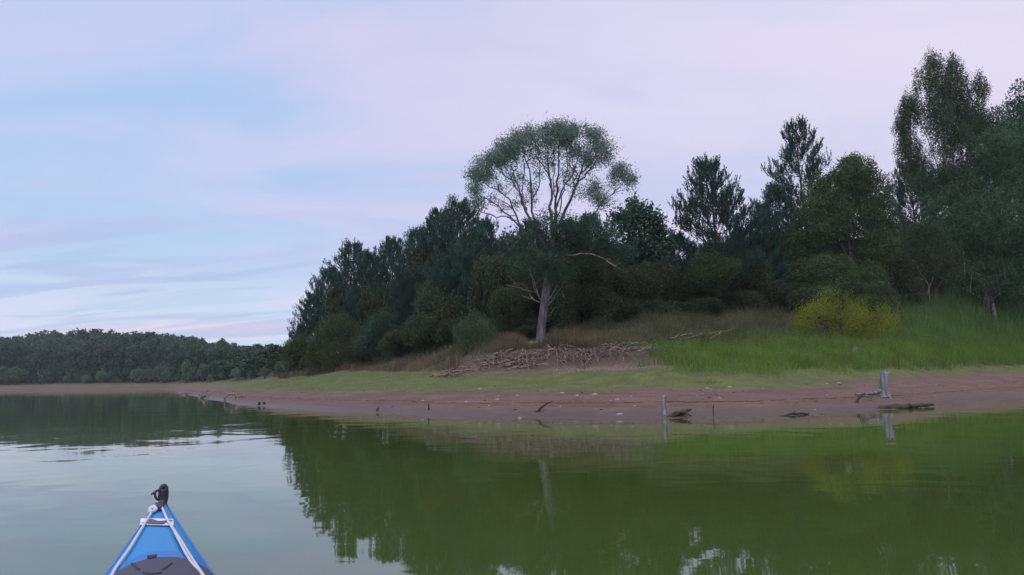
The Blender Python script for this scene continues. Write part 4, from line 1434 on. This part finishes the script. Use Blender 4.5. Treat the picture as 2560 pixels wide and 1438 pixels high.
def kw_(s):
    """half width of the deck at distance s behind the bow"""
    return np.interp(s, [-.02, 0, sb, 2.6, 3.4, 4.4, 5.2, KL], [.008, .022, hw, .30, .36, .36, .25, .01])


def kz(s, v):
    """deck height: sheer line plus a rounded camber; v = -1..1 across"""
    camber = np.interp(s, [0, .2, 1.0, sb, 3.0, KL], [.006, .018, .042, .062, .10, .01])
    she = ZD + np.interp(s, [0, .3, 1.0, sb, 3.5, KL], [.014, .004, .0, -.004, -.03, .02])
    return she + camber * (1 - np.abs(v) ** 2.6)


def kp(s, v, lift=0.0):
    return ka * s + kb * (v * kw_(s)) + np.array([0, 0, kz(s, v) + lift])


def kpix(px, py, lift=.006):
    """point of the deck seen at a photo pixel (fixed-point on deck height)"""
    z = ZD
    for _ in range(6):
        p = onz(px, py, z)
        q = p - ORG
        s = float(np.dot(q[:2], ka[:2])); v = float(np.dot(q[:2], kb[:2]) / max(.01, kw_(s)))
        z = float(kz(s, np.clip(v, -1, 1))) + lift
    return onz(px, py, z) - ORG


def deck_patch(s0, s1, name, mat, lift=0.0, vmax=1.0, ns=24, nv=33, arc=0.0, arc2=None, power=1.0):
    m_ = MB()
    V = []
    arc2 = arc if arc2 is None else arc2
    for i in range(ns):
        t = (i / (ns - 1)) ** power
        for v in np.linspace(-vmax, vmax, nv):
            a0 = s0 + arc * v * v
            a1 = s1 + arc2 * v * v
            V.append(kp(max(-.02, a0 * (1 - t) + a1 * t), v, lift))
    ii, jj = np.meshgrid(np.arange(ns - 1), np.arange(nv - 1), indexing='ij')
    q = np.stack([ii * nv + jj, ii * nv + jj + 1, (ii + 1) * nv + jj + 1, (ii + 1) * nv + jj], -1).reshape(-1, 4)
    m_.add(V, q)
    o = m_.build(name, MK[mat], kay)
    return o


# where the darker band and the cloth start along the axis
s_band = float(np.dot((kpix(392, 1378))[:2], ka[:2]))
s_cloth = float(np.dot((kpix(392, 1397))[:2], ka[:2]))
deck_patch(-.02, KL, 'deck', 'blue', ns=160, power=1.6)
deck_patch(s_band, s_cloth + .03, 'deck_band', 'deep', .005, .80, 12, 33, .10)
deck_patch(s_cloth, 4.2, 'spray_deck', 'grey', .010, .93, 90, 33, .10)
# hull below the sheer line
m_ = MB()
V = []
nsx, nv = 60, 15
for i in range(nsx):
    s = -.02 + (KL + .02) * (i / (nsx - 1))
    dep = np.interp(s, [-.02, .1, .6, 1.8, 4.8, KL], [.06, .18, .36, .40, .40, .12])
    for j in range(nv):
        a = math.pi * j / (nv - 1)
        v = math.cos(a); dn = math.sin(a) ** .8
        x = kw_(s) * v * (1 - .30 * dn)
        zsh = kz(s, 1.0)
        V.append(ka * s + kb * x + np.array([0, 0, zsh - .001 - dep * dn]))
ii, jj = np.meshgrid(np.arange(nsx - 1), np.arange(nv - 1), indexing='ij')
m_.add(V, np.stack([ii * nv + jj, ii * nv + jj + 1, (ii + 1) * nv + jj + 1, (ii + 1) * nv + jj], -1).reshape(-1, 4))
m_.build('hull', MK['hull'], kay)
# seam piping along both edges of the deck
for sg in (-1, 1):
    m_ = MB()
    m_.tube([kp(s, sg * 1.0, .001) for s in np.linspace(0.0, 5.0, 90)], .006, 6)
    m_.build('edge_seam', MK['hull'], kay)


def pix_rope(pts, r, name='deck_rope', mat='rope', lift=.014, n=26):
    m_ = MB()
    q = smooth_path([kpix(a, b, lift) for a, b in pts], n)
    m_.tube(q, r, 8)
    return m_.build(name, MK[mat], kay)


# rope pixels from the photograph's enlargement of the bow
pix_rope([(381, 1278), (373, 1290), (350, 1328), (326, 1368), (305, 1398), (290, 1418), (278, 1442)], .0062)
pix_rope([(384, 1232), (383, 1243), (392, 1254), (402, 1262), (410, 1280), (418, 1300), (430, 1318), (452, 1350), (470, 1382), (490, 1412), (510, 1442)], .0055)
pix_rope([(436, 1330), (448, 1352), (462, 1380), (478, 1406), (496, 1424)], .0045)
m_ = MB()
m_.tube(smooth_path([kpix(x, y, l) for x, y, l in ((371, 1284, .012), (376, 1274, .020), (384, 1268, .026), (391, 1271, .020), (386, 1278, .014), (377, 1279, .024), (374, 1272, .030), (381, 1266, .026), (390, 1266, .018))], 34), .0095, 8)
m_.build('rope_knot', MK['rope'], kay)
# rubber carry loop: a tall flattened ring over a strap
hb = kpix(405, 1258, 0)


def hpt(px, py, dd=0.0):
    d = ray(px, py)
    base = hb + ORG - np.array([0, 0, CAMH])
    t = np.dot(base[:2], ray(405, 1258)[:2]) / np.dot(d[:2], ray(405, 1258)[:2])
    return np.array([0, 0, CAMH]) + d * (t + dd) - ORG


m_ = MB()
ring = [(399, 1258), (401, 1240), (402, 1225), (405, 1216), (410, 1213), (414, 1217), (416, 1228), (415, 1244), (411, 1260)]
m_.tube(smooth_path([hpt(a, b) for a, b in ring], 30), .013, 10)
m_.tube(smooth_path([hpt(409, 1222), hpt(409, 1240), hpt(407, 1258)], 8), .020, 10)
m_.build('carry_handle', MK['black'], kay)
m_ = MB()
m_.tube(smooth_path([hpt(401, 1226, -.005), hpt(391, 1226, -.01), hpt(386, 1234, -.01), hpt(389, 1246, -.005), hpt(398, 1252, 0)], 16), .007, 8)
m_.tube(smooth_path([hpt(390, 1228, -.01), hpt(383, 1233, -.01), hpt(378, 1237, -.01)], 8), .006, 8)
m_.build('handle_cord', MK['mud'], kay)
m_ = MB()
m_.tube(smooth_path([kpix(404, 1258, .004), kpix(398, 1268, .006), kpix(396, 1276, .006)], 8), .022, 8)
m_.build('handle_strap', MK['mud'], kay)


# sticker with its dark winged emblem
def deck_poly(pix, lift, name, mat, parent=None, nsub=1):
    m_ = MB()
    rows = []
    for (l, r_) in pix:
        rows.append([kpix(l[0] + (r_[0] - l[0]) * t, l[1] + (r_[1] - l[1]) * t, lift) for t in np.linspace(0, 1, 15)])
    V = np.array(rows).reshape(-1, 3)
    nr = len(pix)
    ii, jj = np.meshgrid(np.arange(nr - 1), np.arange(14), indexing='ij')
    m_.add(V, np.stack([ii * 15 + jj, ii * 15 + jj + 1, (ii + 1) * 15 + jj + 1, (ii + 1) * 15 + jj], -1).reshape(-1, 4))
    return m_.build(name, MK[mat], parent or kay)


stk = deck_poly([((352, 1296), (433, 1297)), ((351, 1304), (434, 1305)), ((350, 1312), (434, 1314))], .007, 'sticker', 'white')
for pix in ([((374, 1297.5), (380, 1297)), ((370, 1303), (399, 1304)), ((368, 1309), (395, 1309.5))],
            [((378, 1299), (397, 1303)), ((390, 1303), (410, 1302)), ((392, 1309), (412, 1309))],
            [((399, 1302.5), (420, 1300)), ((396, 1306), (414, 1306)), ((394, 1309.5), (410, 1309.5))],
            [((352, 1306), (368, 1304.5)), ((352, 1307.5), (370, 1306))], [((420, 1299), (431, 1300)), ((420, 1300.5), (432, 1302))]):
    deck_poly(pix, .0105, 'emblem', 'ink', stk)
# seams and a small buckle on the cloth
for pts in ([(330, 1409), (348, 1424)], [(428, 1408), (408, 1424)], [(358, 1431), (380, 1436), (404, 1432)]):
    pix_rope(pts, .004, 'cloth_seam', 'mud', .012, 8)
m_ = MB()
c = kpix(380, 1394, .012)
m_.tube(np.array([c - kb * .016, c + kb * .016]), .010, 8)
m_.build('buckle', MK['mud'], kay)

# ------------------------------------------------------------------ haze
HAZE = .00022
if HAZE > 0:
    x, y0, y1, z0, z1 = 520, -60, 560, -3.0, 36.0
    m_ = MB()
    m_.add([[-x, y0, z0], [x, y0, z0], [x, y1, z0], [-x, y1, z0], [-x, y0, z1], [x, y0, z1], [x, y1, z1], [-x, y1, z1]],
           [[0, 3, 2, 1], [4, 5, 6, 7], [0, 1, 5, 4], [1, 2, 6, 5], [2, 3, 7, 6], [3, 0, 4, 7]])
    mt = bpy.data.materials.new('haze_air')
    mt.use_nodes = True
    nn = mt.node_tree.nodes
    nn.remove(nn['Principled BSDF'])
    pv = nn.new('ShaderNodeVolumePrincipled')
    pv.inputs['Color'].default_value = (.80, .88, 1.0, 1)
    pv.inputs['Density'].default_value = HAZE
    mt.node_tree.links.new(pv.outputs[0], nn['Material Output'].inputs['Volume'])
    hz = m_.build('haze', mt, smooth=False)
    hz['kind'] = 'stuff'
    hz['label'] = 'thin bluish evening haze over the lake'
    hz['category'] = 'haze'
